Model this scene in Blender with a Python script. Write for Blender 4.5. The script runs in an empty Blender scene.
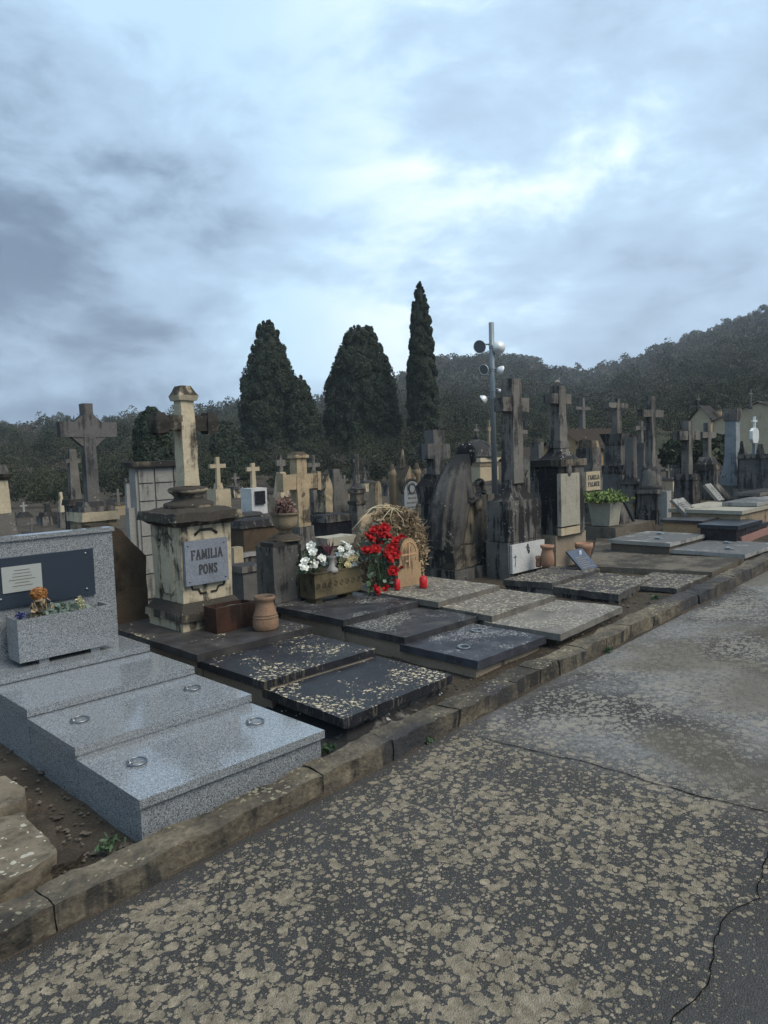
import bpy, bmesh, math, random
import numpy as np
from mathutils import Vector, noise as mnoise
random.seed(7); RNG=np.random.default_rng(7)
S=bpy.context.scene; COL=S.collection
# ---------------------------------------------------------------- camera model
F=734.4; PITCH,ROLL,YAW=.079,-.033,.783; EYE=1.6
cy,sy=math.cos(YAW),math.sin(YAW)
FW=np.array([cy*math.cos(PITCH),sy*math.cos(PITCH),-math.sin(PITCH)])
R0=np.array([sy,-cy,0.]); U0=np.cross(R0,FW)
CR=R0*math.cos(ROLL)+U0*math.sin(ROLL); CU=-R0*math.sin(ROLL)+U0*math.cos(ROLL)
def ray(x,y): return FW+CR*(x-384)/F-CU*(y-512)/F
def W(x,y,Z=None,Y=None,X=None,D=None):
    d=ray(x,y)
    if Z is not None: t=(Z-EYE)/d[2]
    elif Y is not None: t=Y/d[1]
    elif X is not None: t=X/d[0]
    else: t=D/math.hypot(d[0],d[1])
    p=d*t; return Vector((p[0],p[1],p[2]+EYE))
def zrow(x,y,row):
    a=x*CU[0]+y*CU[1]; b=CU[2]; c=x*FW[0]+y*FW[1]; d=FW[2]; k=(512-row)/F
    return (k*c-a)/(b-k*d)+EYE
def road_z(x): return -.082+.0355*max(-60,min(60,x))
def G(x,y): return road_z(x)+.07
cam=bpy.data.cameras.new('camera'); co=bpy.data.objects.new('camera',cam); COL.objects.link(co); S.camera=co
cam.sensor_fit='VERTICAL'; cam.sensor_height=24; cam.lens=F/1024*24; cam.clip_end=5000; cam.clip_start=.05
from mathutils import Matrix
co.matrix_world=Matrix(((CR[0],CU[0],-FW[0],0),(CR[1],CU[1],-FW[1],0),(CR[2],CU[2],-FW[2],EYE),(0,0,0,1)))
# ---------------------------------------------------------------- materials
class Mt:
    def __init__(s,name,rough=.8,spec=.5):
        s.m=bpy.data.materials.new(name); s.m.use_nodes=True; s.t=s.m.node_tree; s.t.nodes.clear()
        s.o=s.n('ShaderNodeOutputMaterial'); s.b=s.n('ShaderNodeBsdfPrincipled')
        s.t.links.new(s.b.outputs[0],s.o.inputs[0]); s.b.inputs['Roughness'].default_value=rough
        s.b.inputs['Specular IOR Level'].default_value=spec
        g=s.n('ShaderNodeNewGeometry'); s.P=g.outputs['Position']; s.N=g.outputs['Normal']
    def n(s,k): return s.t.nodes.new(k)
    def l(s,v,i):
        if hasattr(v,'links'): s.t.links.new(v,i)
        else:
            if i.type=='RGBA' and len(v)==3: v=(*v,1)
            i.default_value=v
    def scale(s,v,k):
        n=s.n('ShaderNodeMapping'); s.l(v,n.inputs[0]); n.inputs['Scale'].default_value=k if isinstance(k,tuple) else (k,k,k); return n.outputs[0]
    def noise(s,sc,det=4,vec=None,rough=.55,dist=0):
        n=s.n('ShaderNodeTexNoise'); s.l(vec or s.P,n.inputs['Vector']); n.inputs['Scale'].default_value=sc
        n.inputs['Detail'].default_value=det; n.inputs['Roughness'].default_value=rough; n.inputs['Distortion'].default_value=dist; return n.outputs[0]
    def voro(s,sc,vec=None,feat='F1',out=0,rnd=1):
        n=s.n('ShaderNodeTexVoronoi'); n.feature=feat; s.l(vec or s.P,n.inputs['Vector']); n.inputs['Scale'].default_value=sc; n.inputs['Randomness'].default_value=rnd; return n.outputs[out]
    def ramp(s,f,a,b,smooth=False):
        n=s.n('ShaderNodeMapRange'); n.interpolation_type='SMOOTHSTEP' if smooth else 'LINEAR'; s.l(f,n.inputs[0]); n.inputs[1].default_value=a; n.inputs[2].default_value=b; return n.outputs[0]
    def mix(s,f,a,b):
        n=s.n('ShaderNodeMix'); n.data_type='RGBA'; s.l(f,n.inputs[0]); s.l(a,n.inputs[6]); s.l(b,n.inputs[7]); return n.outputs[2]
    def math(s,op,a,b=0.,c=0.,cl=False):
        n=s.n('ShaderNodeMath'); n.operation=op; n.use_clamp=cl; s.l(a,n.inputs[0]); s.l(b,n.inputs[1]); s.l(c,n.inputs[2]); return n.outputs[0]
    def sep(s,v):
        n=s.n('ShaderNodeSeparateXYZ'); s.l(v,n.inputs[0]); return n.outputs
    def addv(s,a,b,k=1.):
        n=s.n('ShaderNodeVectorMath'); n.operation='MULTIPLY_ADD'; s.l(b,n.inputs[0]); n.inputs[1].default_value=(k,k,k); s.l(a,n.inputs[2]); return n.outputs[0]
    def warp(s,sc,k,vec=None):
        n=s.n('ShaderNodeTexNoise'); s.l(vec or s.P,n.inputs['Vector']); n.inputs['Scale'].default_value=sc; return s.addv(vec or s.P,n.outputs[1],k)
    def bump(s,h,st=.5,d=.01):
        n=s.n('ShaderNodeBump'); s.l(h,n.inputs['Height']); n.inputs['Strength'].default_value=st; n.inputs['Distance'].default_value=d; s.l(n.outputs[0],s.b.inputs['Normal'])
    def col(s,c): s.l(c,s.b.inputs['Base Color'])
    def rough(s,c): s.l(c,s.b.inputs['Roughness'])
def simple(name,c,rough=.6,metal=0,var=.25,sc=20,bump=.15):
    m=Mt(name,rough); n=m.noise(sc,4); m.col(m.mix(n,tuple(x*(1-var) for x in c),tuple(x*(1+var) for x in c)))
    m.b.inputs['Metallic'].default_value=metal; m.bump(n,bump,.004); return m.m
def stone(name,c1,c2,crust=(.026,.024,.022),amt=.5,streak=.5,top=.25,lichen=.3,lcol=(.42,.41,.34),rough=.9):
    m=Mt(name,rough,.12)
    big=m.noise(2.2,6,rough=.62); mid=m.noise(11,5); fine=m.noise(60,4)
    base=m.mix(m.ramp(big,.35,.65),c1,c2); base=m.mix(m.math('MULTIPLY',mid,.45),base,tuple(x*.45 for x in c1))
    st=m.noise(1,5,m.scale(m.P,(14,14,1.3)),rough=.6)
    nz=m.sep(m.N)[2]
    v=m.math('MULTIPLY_ADD',st,streak,m.noise(1.6,7,rough=.68))
    v=m.math('MULTIPLY_ADD',m.math('MAXIMUM',nz,0.),top,v)
    th=.5+streak*.5+.22-amt*.4
    mask=m.ramp(v,th-.06,th+.09,True)
    c=m.mix(m.math('MULTIPLY',mask,.93),base,crust)
    # lichen spots
    vo=m.voro(26,m.warp(18,.05)); lm=m.math('LESS_THAN',vo,m.math('MULTIPLY_ADD',m.noise(3.4,4,rough=.65),1.9,-1.16+.42*lichen))
    up=m.ramp(nz,-.2,.8)
    c=m.mix(m.math('MULTIPLY',lm,m.math('MULTIPLY_ADD',up,.6,.25)),c,lcol)
    c=m.mix(m.ramp(fine,.3,.8),m.mix(.75,(0,0,0),c),c)
    m.col(c); m.bump(m.math('ADD',m.math('MULTIPLY',mid,.8),m.math('MULTIPLY',fine,.5)),.55,.012); return m.m
def granite():
    m=Mt('grey_granite',.16,.9)
    a=m.noise(230,2,rough=.5); b=m.voro(330,out=1); bb=m.sep(b)[0]; f=m.noise(110,3)
    v=m.math('MULTIPLY_ADD',bb,.45,m.math('MULTIPLY_ADD',f,.35,m.math('MULTIPLY',a,.5)))
    c=m.mix(m.ramp(v,.40,.92),(.028,.032,.037),(.32,.345,.365))
    w=m.noise(1.4,4); c=m.mix(m.ramp(w,.5,.8),c,m.mix(.45,c,(.17,.17,.16)))
    m.col(c); m.rough(m.ramp(m.noise(3,4),.2,1.2)); m.rough(m.math('MULTIPLY_ADD',m.noise(5,4),.14,.03)); return m.m
def lid(name,c=(.009,.0095,.012),cover=.35,spot=30,lc=(.46,.40,.28),rough=.42,wide=.0):
    m=Mt(name,.5,.2); nz=m.ramp(m.sep(m.N)[2],.5,.8)
    P=m.warp(30,.03); p2=m.warp(90,.008,P)
    v=m.voro(spot,m.scale(p2,(1,1,.2))); v2=m.voro(spot*2.3,m.scale(p2,(1,1,.2)))
    dens=m.noise(2.6,3,rough=.6)
    th=m.math('MINIMUM',m.math('MULTIPLY_ADD',dens,2.2,-1.20+cover*1.0),.36)
    a=m.math('LESS_THAN',v,th); b=m.math('LESS_THAN',v2,m.math('MULTIPLY',th,.8)); s_=m.math('MAXIMUM',a,b)
    s_=m.math('MULTIPLY',s_,m.math('MULTIPLY_ADD',nz,.85,.12))
    n=m.noise(7,6,rough=.65); f=m.noise(70,4)
    base=m.mix(m.ramp(n,.3,.75),c,tuple(x*2.4+.006 for x in c)); base=m.mix(m.math('MULTIPLY',m.ramp(m.noise(3.3,5),.5,.75),wide),base,(.16,.15,.125))
    lcv=m.mix(m.ramp(m.noise(22,3),.3,.7),tuple(x*.6 for x in lc),lc)
    m.col(m.mix(s_,base,lcv)); m.rough(m.math('MULTIPLY_ADD',s_,.4,m.math('MULTIPLY_ADD',n,.35,rough-.15)))
    m.bump(m.math('MULTIPLY_ADD',s_,.6,m.math('MULTIPLY',f,.5)),.5,.006); return m.m
def foliage(name,a,b,c,sc=2.5,attr=False):
    m=Mt(name,.75,.2); n=m.noise(sc,3); o=m.noise(sc*9,2)
    if attr:
        t_=m.n('ShaderNodeAttribute'); t_.attribute_name='tone'; f_=t_.outputs['Fac']; cc=m.mix(m.ramp(f_,.0,.75),a,b); cc=m.mix(m.ramp(f_,.86,.9),cc,c); cc=m.mix(m.ramp(n,.35,.65),m.mix(.7,(0,0,0),cc),cc); m.col(cc); return m.m
    cc=m.mix(m.ramp(n,.35,.65),a,b); m.col(m.mix(m.ramp(o,.45,.8),cc,c))
    return m.m
M={}
M['granite']=granite()
M['slate']=simple('slate_panel',(.018,.027,.042),.35,0,.2,60,.1)
M['plate']=simple('silver_plate',(.36,.38,.36),.4,.3,.05,30)
M['steel']=simple('brushed_steel',(.2,.21,.22),.4,1,.1,90)
M['galv']=simple('galvanised_steel',(.16,.19,.21),.5,.4,.15,8)
M['lampwhite']=simple('lamp_housing',(.6,.62,.62),.35,.2,.1,12)
M['glass']=simple('lamp_glass',(.12,.13,.14),.12,0,.1,12)
M['cream']=stone('cream_limestone',(.58,.50,.36),(.46,.40,.29),amt=.38,streak=.55,top=.42,lichen=.35)
M['creamclean']=stone('pale_cream_limestone',(.52,.44,.31),(.43,.36,.25),(.10,.085,.065),amt=.2,streak=.5,top=.25,lichen=.1)
M['crust']=stone('black_crusted_limestone',(.27,.23,.17),(.15,.13,.105),(.026,.026,.026),amt=.72,streak=.4,top=.3,lichen=.45)
M['black']=stone('black_weathered_stone',(.19,.18,.165),(.09,.088,.083),(.018,.018,.020),amt=.56,streak=.9,top=.2,lichen=.62,lcol=(.4,.42,.42))
M['grey']=stone('grey_weathered_stone',(.21,.195,.175),(.12,.115,.105),(.035,.035,.037),amt=.42,streak=.8,top=.45,lichen=.55)
M['bluegrey']=stone('blue_grey_stone',(.17,.165,.16),(.11,.108,.104),(.04,.042,.045),amt=.4,streak=.8,top=.4,lichen=.3)
M['bluepale']=stone('pale_blue_grey_stone',(.28,.31,.33),(.22,.24,.26),(.07,.075,.08),amt=.25,streak=.8,top=.4,lichen=.2)
M['tan']=stone('tan_stone',(.36,.285,.19),(.26,.205,.14),(.05,.045,.038),amt=.42,streak=.6,top=.5,lichen=.3)
M['orange']=stone('orange_sandstone',(.47,.31,.17),(.36,.26,.16),(.06,.05,.04),amt=.32,streak=.6,top=.5,lichen=.3)
M['brown']=stone('brown_stone',(.12,.088,.06),(.075,.058,.042),(.03,.025,.02),amt=.35,streak=.3,top=.2,lichen=.15)
M['plaster']=stone('beige_plaster',(.34,.28,.21),(.27,.225,.17),(.05,.045,.04),amt=.25,streak=.35,top=.3,lichen=.0)
M['niche']=stone('grey_marble_panels',(.33,.325,.30),(.27,.265,.25),(.10,.10,.095),amt=.22,streak=.9,top=.2,lichen=.05)
M['white']=stone('white_marble',(.62,.63,.62),(.52,.53,.53),(.2,.2,.2),amt=.12,streak=.6,top=.1,lichen=.05,rough=.5)
M['whitegrey']=stone('greyish_marble',(.38,.375,.355),(.30,.295,.28),(.1,.1,.1),amt=.25,streak=.6,top=.2,lichen=.25,rough=.6)
M['plaque']=stone('blue_marble_plaque',(.24,.26,.30),(.19,.21,.25),(.1,.105,.12),amt=.2,streak=.5,top=.1,lichen=.0,rough=.5)
M['ink']=simple('dark_engraving',(.03,.032,.035),.6)
M['lid']=lid('black_lid_with_lichen',cover=.36)
M['lidfew']=lid('dark_lid_few_spots',(.018,.018,.02),cover=.24,spot=42,lc=(.3,.3,.27),wide=.35)
M['lidbare']=lid('dark_bare_lid',(.02,.019,.019),cover=.08,wide=.2)
M['lidfine']=lid('dark_lid_fine_spots',(.02,.021,.026),cover=.38,spot=60,lc=(.36,.37,.36))
M['lidpale']=lid('pale_lichen_lid',(.06,.055,.048),cover=.66,spot=26,lc=(.37,.335,.26),rough=.75,wide=.8)
M['lidpale2']=lid('grey_lichen_lid',(.075,.07,.062),cover=.5,spot=38,lc=(.38,.36,.3),rough=.75,wide=.9)
M['liddark2']=lid('dark_lichen_lid',(.028,.027,.027),cover=.56,spot=24,lc=(.33,.29,.22),rough=.8,wide=.35)
M['polblack']=simple('polished_black_granite',(.012,.013,.018),.22,0,.3,60,.03)
M['conc']=stone('worn_concrete',(.17,.15,.12),(.125,.11,.09),(.05,.046,.04),amt=.3,streak=.2,top=.1,lichen=.5,lcol=(.3,.275,.21))
M['planterconc']=stone('pale_concrete',(.40,.38,.31),(.34,.32,.26),(.15,.14,.11),amt=.15,streak=.6,top=.1,lichen=.05)
M['terra']=simple('terracotta',(.25,.14,.09),.8,0,.35,14,.3)
M['terra2']=stone('weathered_terracotta',(.32,.205,.135),(.26,.16,.10),(.12,.09,.07),amt=.25,streak=.4,top=.2,lichen=.15)
M['rust']=stone('rusty_brown_boards',(.07,.032,.022),(.045,.024,.018),(.02,.015,.013),amt=.3,streak=.7,top=.1,lichen=.0,rough=.7)
M['carved']=stone('carved_mossy_stone',(.18,.145,.085),(.12,.10,.06),(.035,.03,.022),amt=.4,streak=.2,top=.2,lichen=.3,lcol=(.3,.28,.16))
M['rubble']=stone('rough_pale_rubble',(.27,.23,.17),(.15,.125,.09),(.05,.042,.033),amt=.45,streak=.1,top=.05,lichen=.95,lcol=(.42,.40,.33))
M['pink']=stone('pink_paving',(.34,.19,.16),(.28,.17,.15),(.12,.09,.08),amt=.2,streak=.1,top=.0,lichen=.1)
M['slateblk']=simple('dark_blue_granite_lid',(.02,.025,.035),.28,0,.3,50,.03)
M['blackspot']=stone('black_stone_white_spots',(.10,.10,.10),(.04,.04,.04),(.014,.014,.016),amt=.7,streak=.3,top=.2,lichen=.95,lcol=(.6,.62,.62))
M['plaqueblue']=simple('dark_blue_marble',(.05,.065,.10),.4,0,.3,30,.05)
M['crackdark']=Mt('crack_dark_soil',1,0); M['crackdark'].col((.006,.006,.005)); M['crackdark']=M['crackdark'].m  # flat near-black soil colour filling the road cracks
M['moulding']=stone('moulding_limestone',(.40,.34,.24),(.24,.21,.16),(.035,.032,.029),amt=.56,streak=.45,top=.36,lichen=.5)
M['robe']=stone('pale_weathered_robe',(.30,.25,.17),(.2,.17,.13),(.04,.04,.04),amt=.5,streak=.9,top=.2,lichen=.1)
M['ochre']=stone('pale_ochre_stone',(.46,.36,.23),(.34,.28,.19),(.05,.042,.034),amt=.4,streak=.6,top=.5,lichen=.3)
M['statuestone']=stone('dark_statue_stone',(.13,.125,.118),(.085,.082,.078),(.03,.03,.031),amt=.4,streak=.35,top=.3,lichen=.45)
M['markerstone']=simple('plain_orange_stone',(.40,.24,.13),.9,0,.2,30,.3)
M['soil']=simple('soil',(.05,.038,.028),1,0,.4,40,.8)
M['tile']=stone('roof_tiles',(.17,.085,.055),(.11,.07,.055),(.04,.035,.03),amt=.4,streak=0.1,top=.3,lichen=.3)
M['straw']=foliage('dry_straw',(.27,.20,.12),(.17,.125,.08),(.36,.29,.19),6)
M['strawpale']=simple('pale_dry_stem',(.5,.45,.3),.8)
M['red']=foliage('red_petal',(.36,.010,.012),(.24,.006,.010),(.46,.02,.02),25); M['redwax']=simple('red_glass_candle',(.45,.012,.015),.3)
M['leaf']=foliage('green_leaf',(.03,.06,.025),(.05,.085,.04),(.12,.17,.12),20)
M['leafbright']=foliage('bright_green_leaf',(.07,.115,.03),(.12,.17,.05),(.24,.27,.1),20)
M['leafgrey']=foliage('grey_green_leaf',(.07,.10,.08),(.13,.17,.14),(.25,.3,.27),20)
M['petalw']=simple('white_petal',(.72,.73,.68),.7,0,.12,30); M['petaly']=simple('cream_petal',(.68,.58,.33),.7,0,.15,30)
M['dryflower']=foliage('dried_orange_petal',(.30,.12,.035),(.20,.09,.035),(.36,.19,.07),40)
M['purple']=simple('dark_purple_fabric',(.06,.012,.025),.7); M['cactus']=simple('cactus_skin',(.14,.16,.08),.8,0,.4,60,.6)
M['blue']=simple('blue_petal',(.03,.04,.16),.7)
M['heather']=foliage('dry_pink_heather',(.17,.10,.09),(.12,.08,.06),(.26,.17,.15),30)
M['cyp']=foliage('cypress_foliage',(.014,.024,.015),(.022,.034,.020),(.034,.046,.028),1.6)
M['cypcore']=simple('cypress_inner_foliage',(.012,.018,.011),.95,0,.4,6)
M['forest']=foliage('pine_forest_foliage',(.013,.021,.014),(.046,.055,.029),(.085,.076,.06),.03,True)
M['forestb']=foliage('pine_tree_foliage',(.022,.032,.018),(.036,.046,.024),(.05,.056,.032),.3)
M['bark']=simple('bark',(.07,.055,.042),.95,0,.3,12,.6)
M['hill']=Mt('hillside',.95,.1); _h=M['hill']; _h.col(_h.mix(_h.ramp(_h.noise(.02,6),.4,.65),(.035,.038,.022),(.07,.06,.042))); M['hill']=_h.m
# asphalt with lichen
def asphalt():
    m=Mt('lichen_spotted_asphalt',.9,.14)
    X,Y,Z=m.sep(m.P)
    P=m.warp(60,.014); P2=m.scale(P,(1,1,.05)); P3=m.addv(P2,(3.37,1.71,0.)); P4=m.addv(P2,(7.13,5.29,0.))
    v=m.voro(21,P2); v2=m.voro(29,P3); v3=m.voro(46,P4); v4=m.voro(80,P2); vc=m.sep(m.voro(21,P2,out=1))[0]; vc2=m.sep(m.voro(29,P3,out=1))[0]
    dens=m.noise(1.3,6,rough=.68)
    # bare beyond the diagonal crack and along wheel path: stains with their own shape
    bare=m.ramp(m.math('ADD',m.math('MULTIPLY',Y,-1.),m.math('MULTIPLY',m.math('SUBTRACT',dens,.5),1.1)),-1.08,-.40,True)
    near=m.ramp(X,3.0,3.5,True)
    patch=m.math('MULTIPLY',near,m.math('MULTIPLY',m.ramp(Y,2.3,2.0),.0))
    th=m.math('SUBTRACT',m.math('MULTIPLY_ADD',dens,1.3,-.06),m.math('MULTIPLY',bare,.6))
    kerbside=m.ramp(m.math('ADD',Y,m.math('MULTIPLY',dens,.3)),2.62,2.8,True)
    th=m.math('SUBTRACT',th,m.math('MULTIPLY',kerbside,.5))
    th=m.math('SUBTRACT',th,m.math('MULTIPLY',near,.05))
    a=m.math('LESS_THAN',m.math('MULTIPLY_ADD',vc,.28,v),m.math('MULTIPLY',th,.88)); b=m.math('LESS_THAN',m.math('MULTIPLY_ADD',vc2,.28,v2),m.math('MULTIPLY',th,.82)); c=m.math('LESS_THAN',v3,m.math('MULTIPLY',th,.52)); d=m.math('LESS_THAN',v4,m.math('MULTIPLY',th,.42))
    s=m.math('MAXIMUM',m.math('MAXIMUM',a,d),m.math('MAXIMUM',b,c))
    grit=m.noise(260,2); g2=m.voro(170,out=0); mid=m.noise(5,5)
    base=m.mix(m.ramp(grit,.35,.7),(.014,.0135,.0125),(.074,.071,.066)); base=m.mix(m.ramp(mid,.35,.7),base,m.mix(.6,base,(.05,.05,.052)))
    # paler grey blotches and brown dirt further up the lane
    far=m.ramp(X,3.2,4.8,True); blot=m.noise(.75,5,rough=.6,dist=.4)
    grey=m.mix(m.ramp(m.noise(35,4),.35,.65),(.12,.12,.12),(.27,.27,.265))
    base=m.mix(m.math('MULTIPLY',m.math('MULTIPLY_ADD',near,.62,.06),m.ramp(blot,.36,.56,True)),base,grey)
    lc=m.mix(m.ramp(m.noise(30,4),.3,.7),(.14,.118,.082),(.36,.305,.22)); lc=m.mix(m.math('MULTIPLY',near,.65),lc,(.27,.265,.245))
    lc=m.mix(m.ramp(grit,.2,.75),m.mix(.6,(.05,.05,.045),lc),lc)
    brown=m.math('MULTIPLY',near,m.ramp(m.noise(.55,4,m.addv(m.P,(7.,3.,0.))),.52,.62,True))
    # fade individual spots with the far grain
    col=m.mix(m.math('MULTIPLY',s,m.math('MULTIPLY_ADD',m.noise(18,4),.9,.35,True)),base,lc); col=m.mix(m.math('MULTIPLY',brown,.6),col,(.10,.088,.066))
    m.col(col); m.rough(m.math('MULTIPLY_ADD',s,.1,.8))
    m.bump(m.math('ADD',m.math('MULTIPLY',g2,1.2),m.math('ADD',m.math('MULTIPLY',s,.35),m.math('MULTIPLY',mid,1.5))),.7,.006)
    return m.m
M['asphalt']=asphalt()
def kerbmat():
    m=Mt('kerb_stone',.9,.25); nz=m.ramp(m.sep(m.N)[2],.4,.8)
    n=m.noise(2.3,6,rough=.65); f=m.noise(40,5); st=m.noise(1,4,m.scale(m.P,(9,9,1.5)))
    c=m.mix(m.ramp(n,.38,.62),(.038,.034,.028),(.18,.15,.105)); c=m.mix(m.ramp(f,.35,.7),m.mix(.5,(.02,.02,.018),c),c)
    c=m.mix(m.math('MULTIPLY',m.ramp(st,.5,.62,True),m.math('SUBTRACT',.9,m.math('MULTIPLY',nz,.6))),c,(.022,.022,.021))
    x=m.sep(m.P)[0]
    w=m.math('MULTIPLY',m.ramp(m.noise(1.3,4),.45,.6,True),.75); c=m.mix(m.math('MULTIPLY',w,m.ramp(x,2.1,2.3)),c,(.03,.031,.036))
    v=m.voro(34,m.warp(25,.04)); s=m.math('MULTIPLY',m.math('LESS_THAN',v,m.math('MULTIPLY_ADD',m.noise(3.5,4),1.5,-.58)),m.math('MULTIPLY_ADD',nz,.6,.15))
    m.col(m.mix(s,c,(.25,.23,.165))); m.bump(m.math('ADD',f,m.math('MULTIPLY',n,1.3)),.8,.014); return m.m
M['kerb']=kerbmat()
def dirt():
    m=Mt('packed_dirt',.95,.2); n=m.noise(3,7,rough=.65); f=m.noise(60,5)
    c=m.mix(m.ramp(n,.35,.65),(.035,.028,.022),(.095,.078,.056)); m.col(m.mix(m.ramp(f,.3,.75),m.mix(.5,(.02,.017,.014),c),c)); m.bump(m.math('ADD',n,f),1,.02); return m.m
M['dirt']=dirt()
# ---------------------------------------------------------------- mesh builder
class MB:
    def __init__(s): s.v=[]; s.f=[]; s.sm=[]
    def add(s,v,f,sm=False):
        o=len(s.v); s.v+= [tuple(p) for p in v]; s.f+=[tuple(i+o for i in q) for q in f]; s.sm+=[sm]*len(f); return s
    def frus(s,c,z0,z1,w0,d0,w1=None,d1=None,c1=None):
        w1=w0 if w1 is None else w1; d1=d0 if d1 is None else d1; c1=c1 or c
        v=[(c[0]+a*w0/2,c[1]+b*d0/2,z0) for a,b in((-1,-1),(1,-1),(1,1),(-1,1))]+[(c1[0]+a*w1/2,c1[1]+b*d1/2,z1) for a,b in((-1,-1),(1,-1),(1,1),(-1,1))]
        return s.add(v,[(3,2,1,0),(4,5,6,7),(0,1,5,4),(1,2,6,5),(2,3,7,6),(3,0,4,7)])
    def box(s,x0,x1,y0,y1,z0,z1): return s.frus(((x0+x1)/2,(y0+y1)/2),z0,z1,abs(x1-x0),abs(y1-y0))
    def prism(s,poly,z0,z1):
        n=len(poly); v=[(p[0],p[1],p[2]+z0 if len(p)>2 else z0) for p in poly]+[(p[0],p[1],p[2]+z1 if len(p)>2 else z1) for p in poly]
        return s.add(v,[tuple(range(n-1,-1,-1)),tuple(range(n,2*n))]+[(i,(i+1)%n,n+(i+1)%n,n+i) for i in range(n)])
    def prismy(s,poly,y0,y1):   # polygon in x,z (counter-clockwise seen from -y)
        n=len(poly); v=[(p[0],y0,p[1]) for p in poly]+[(p[0],y1,p[1]) for p in poly]
        return s.add(v,[tuple(range(n)),tuple(range(2*n-1,n-1,-1))]+[(i,n+i,n+(i+1)%n,(i+1)%n) for i in range(n)])
    def lathe(s,prof,c=(0,0),n=20,sm=True,sq=1.):   # prof: (r,z)
        v=[];f=[]
        for r,z in prof:
            for k in range(n):
                a=2*math.pi*k/n; v.append((c[0]+r*math.cos(a),c[1]+r*sq*math.sin(a),z))
        for i in range(len(prof)-1):
            for k in range(n): f.append((i*n+k,i*n+(k+1)%n,(i+1)*n+(k+1)%n,(i+1)*n+k))
        f.append(tuple(range(n-1,-1,-1))); f.append(tuple(range((len(prof)-1)*n,len(prof)*n)))
        return s.add(v,f,sm)
    def tube(s,pts,r,n=6,sm=True):
        pts=[Vector(p) for p in pts]; rs=r if isinstance(r,(list,tuple)) else [r]*len(pts); v=[];f=[]
        for i,p in enumerate(pts):
            t=(pts[min(i+1,len(pts)-1)]-pts[max(i-1,0)]).normalized(); a=t.orthogonal().normalized() if i==0 else (a-t*a.dot(t)).normalized(); b=t.cross(a)
            for k in range(n): th=2*math.pi*k/n; v.append(p+(a*math.cos(th)+b*math.sin(th))*rs[i])
        for i in range(len(pts)-1):
            for k in range(n): f.append((i*n+k,i*n+(k+1)%n,(i+1)*n+(k+1)%n,(i+1)*n+k))
        f.append(tuple(range(n-1,-1,-1))); f.append(tuple(range((len(pts)-1)*n,len(pts)*n)))
        return s.add(v,f,sm)
    def ring(s,c,R,r,n=20,m=8,tilt=0):
        v=[];f=[]
        for i in range(n):
            a=2*math.pi*i/n
            for k in range(m):
                b=2*math.pi*k/m; x=(R+r*math.cos(b))*math.cos(a); y=(R+r*math.cos(b))*math.sin(a); z=r*math.sin(b)
                v.append((c[0]+x,c[1]+y*math.cos(tilt)-z*math.sin(tilt),c[2]+y*math.sin(tilt)+z*math.cos(tilt)))
        for i in range(n):
            for k in range(m): f.append((i*m+k,((i+1)%n)*m+k,((i+1)%n)*m+(k+1)%m,i*m+(k+1)%m))
        return s.add(v,f,True)
    def ball(s,c,rx,ry=None,rz=None,n=12,bump=0,seed=0):
        ry=ry or rx; rz=rz or rx; m=n//2+1; v=[];f=[]
        for i in range(m+1):
            th=math.pi*i/m
            for k in range(n):
                a=2*math.pi*k/n; d=Vector((math.sin(th)*math.cos(a),math.sin(th)*math.sin(a),-math.cos(th)))
                q=1+bump*mnoise.noise(d*2.2+Vector((seed*3.1,seed,0)))
                v.append((c[0]+rx*d.x*q,c[1]+ry*d.y*q,c[2]+rz*d.z*q))
        for i in range(m):
            for k in range(n): f.append((i*n+k,i*n+(k+1)%n,(i+1)*n+(k+1)%n,(i+1)*n+k))
        return s.add(v,f,True)
    def cards(s,pts,size,aspect=1.,up=0.,dirs=None):   # little leaf quads
        for i,p in enumerate(pts):
            n=Vector((random.gauss(0,1),random.gauss(0,1),random.gauss(0,1))).normalized()
            if dirs is not None: n=(n*.6+Vector(dirs[i])).normalized()
            a=n.orthogonal().normalized(); q=random.random()*6.28; b=n.cross(a); t=a*math.cos(q)+b*math.sin(q)
            t=(t+Vector((0,0,up))).normalized(); w=n.cross(t).normalized(); sz=size*random.uniform(.6,1.3); p=Vector(p)
            s.add([p-w*sz*.35-t*sz*.2*aspect,p-t*sz*.5*aspect,p+w*sz*.35-t*sz*.1*aspect,p+w*sz*.3+t*sz*.25*aspect,p+t*sz*.5*aspect,p-w*sz*.3+t*sz*.2*aspect],[(0,1,2,3,4,5)])
        return s
    def build(s,name,mat,parent=None,bev=0.,rough=0.,cell=.08,off=(0,0,0),seed=0):
        me=bpy.data.meshes.new(name); bm=bmesh.new(); vs=[bm.verts.new((p[0]-off[0],p[1]-off[1],p[2]-off[2])) for p in s.v]
        for q,sm in zip(s.f,s.sm):
            try: fc=bm.faces.new([vs[i] for i in q]); fc.smooth=sm
            except ValueError: pass
        if bev>0: bmesh.ops.bevel(bm,geom=[e for e in bm.edges if len(e.link_faces)==2 and e.calc_face_angle(0)>.5],offset=bev,segments=2,affect='EDGES',clamp_overlap=True)
        if rough>0:
            for _ in range(5):
                es=[e for e in bm.edges if e.calc_length()>cell*1.5]
                if not es or len(bm.verts)>30000: break
                bmesh.ops.subdivide_edges(bm,edges=es,cuts=1,use_grid_fill=True)
            bmesh.ops.triangulate(bm,faces=[f for f in bm.faces if len(f.verts)>4])
            for v in bm.verts:
                q=(v.co+Vector(off))
                v.co+=mnoise.noise_vector(q*7+Vector((seed,0,0)))*rough+mnoise.noise_vector(q*23)*rough*.45
        bm.to_mesh(me); bm.free(); me.materials.append(mat if not isinstance(mat,str) else M[mat])
        o=bpy.data.objects.new(name,me); COL.objects.link(o)
        if parent: o.parent=parent
        return o
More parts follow.
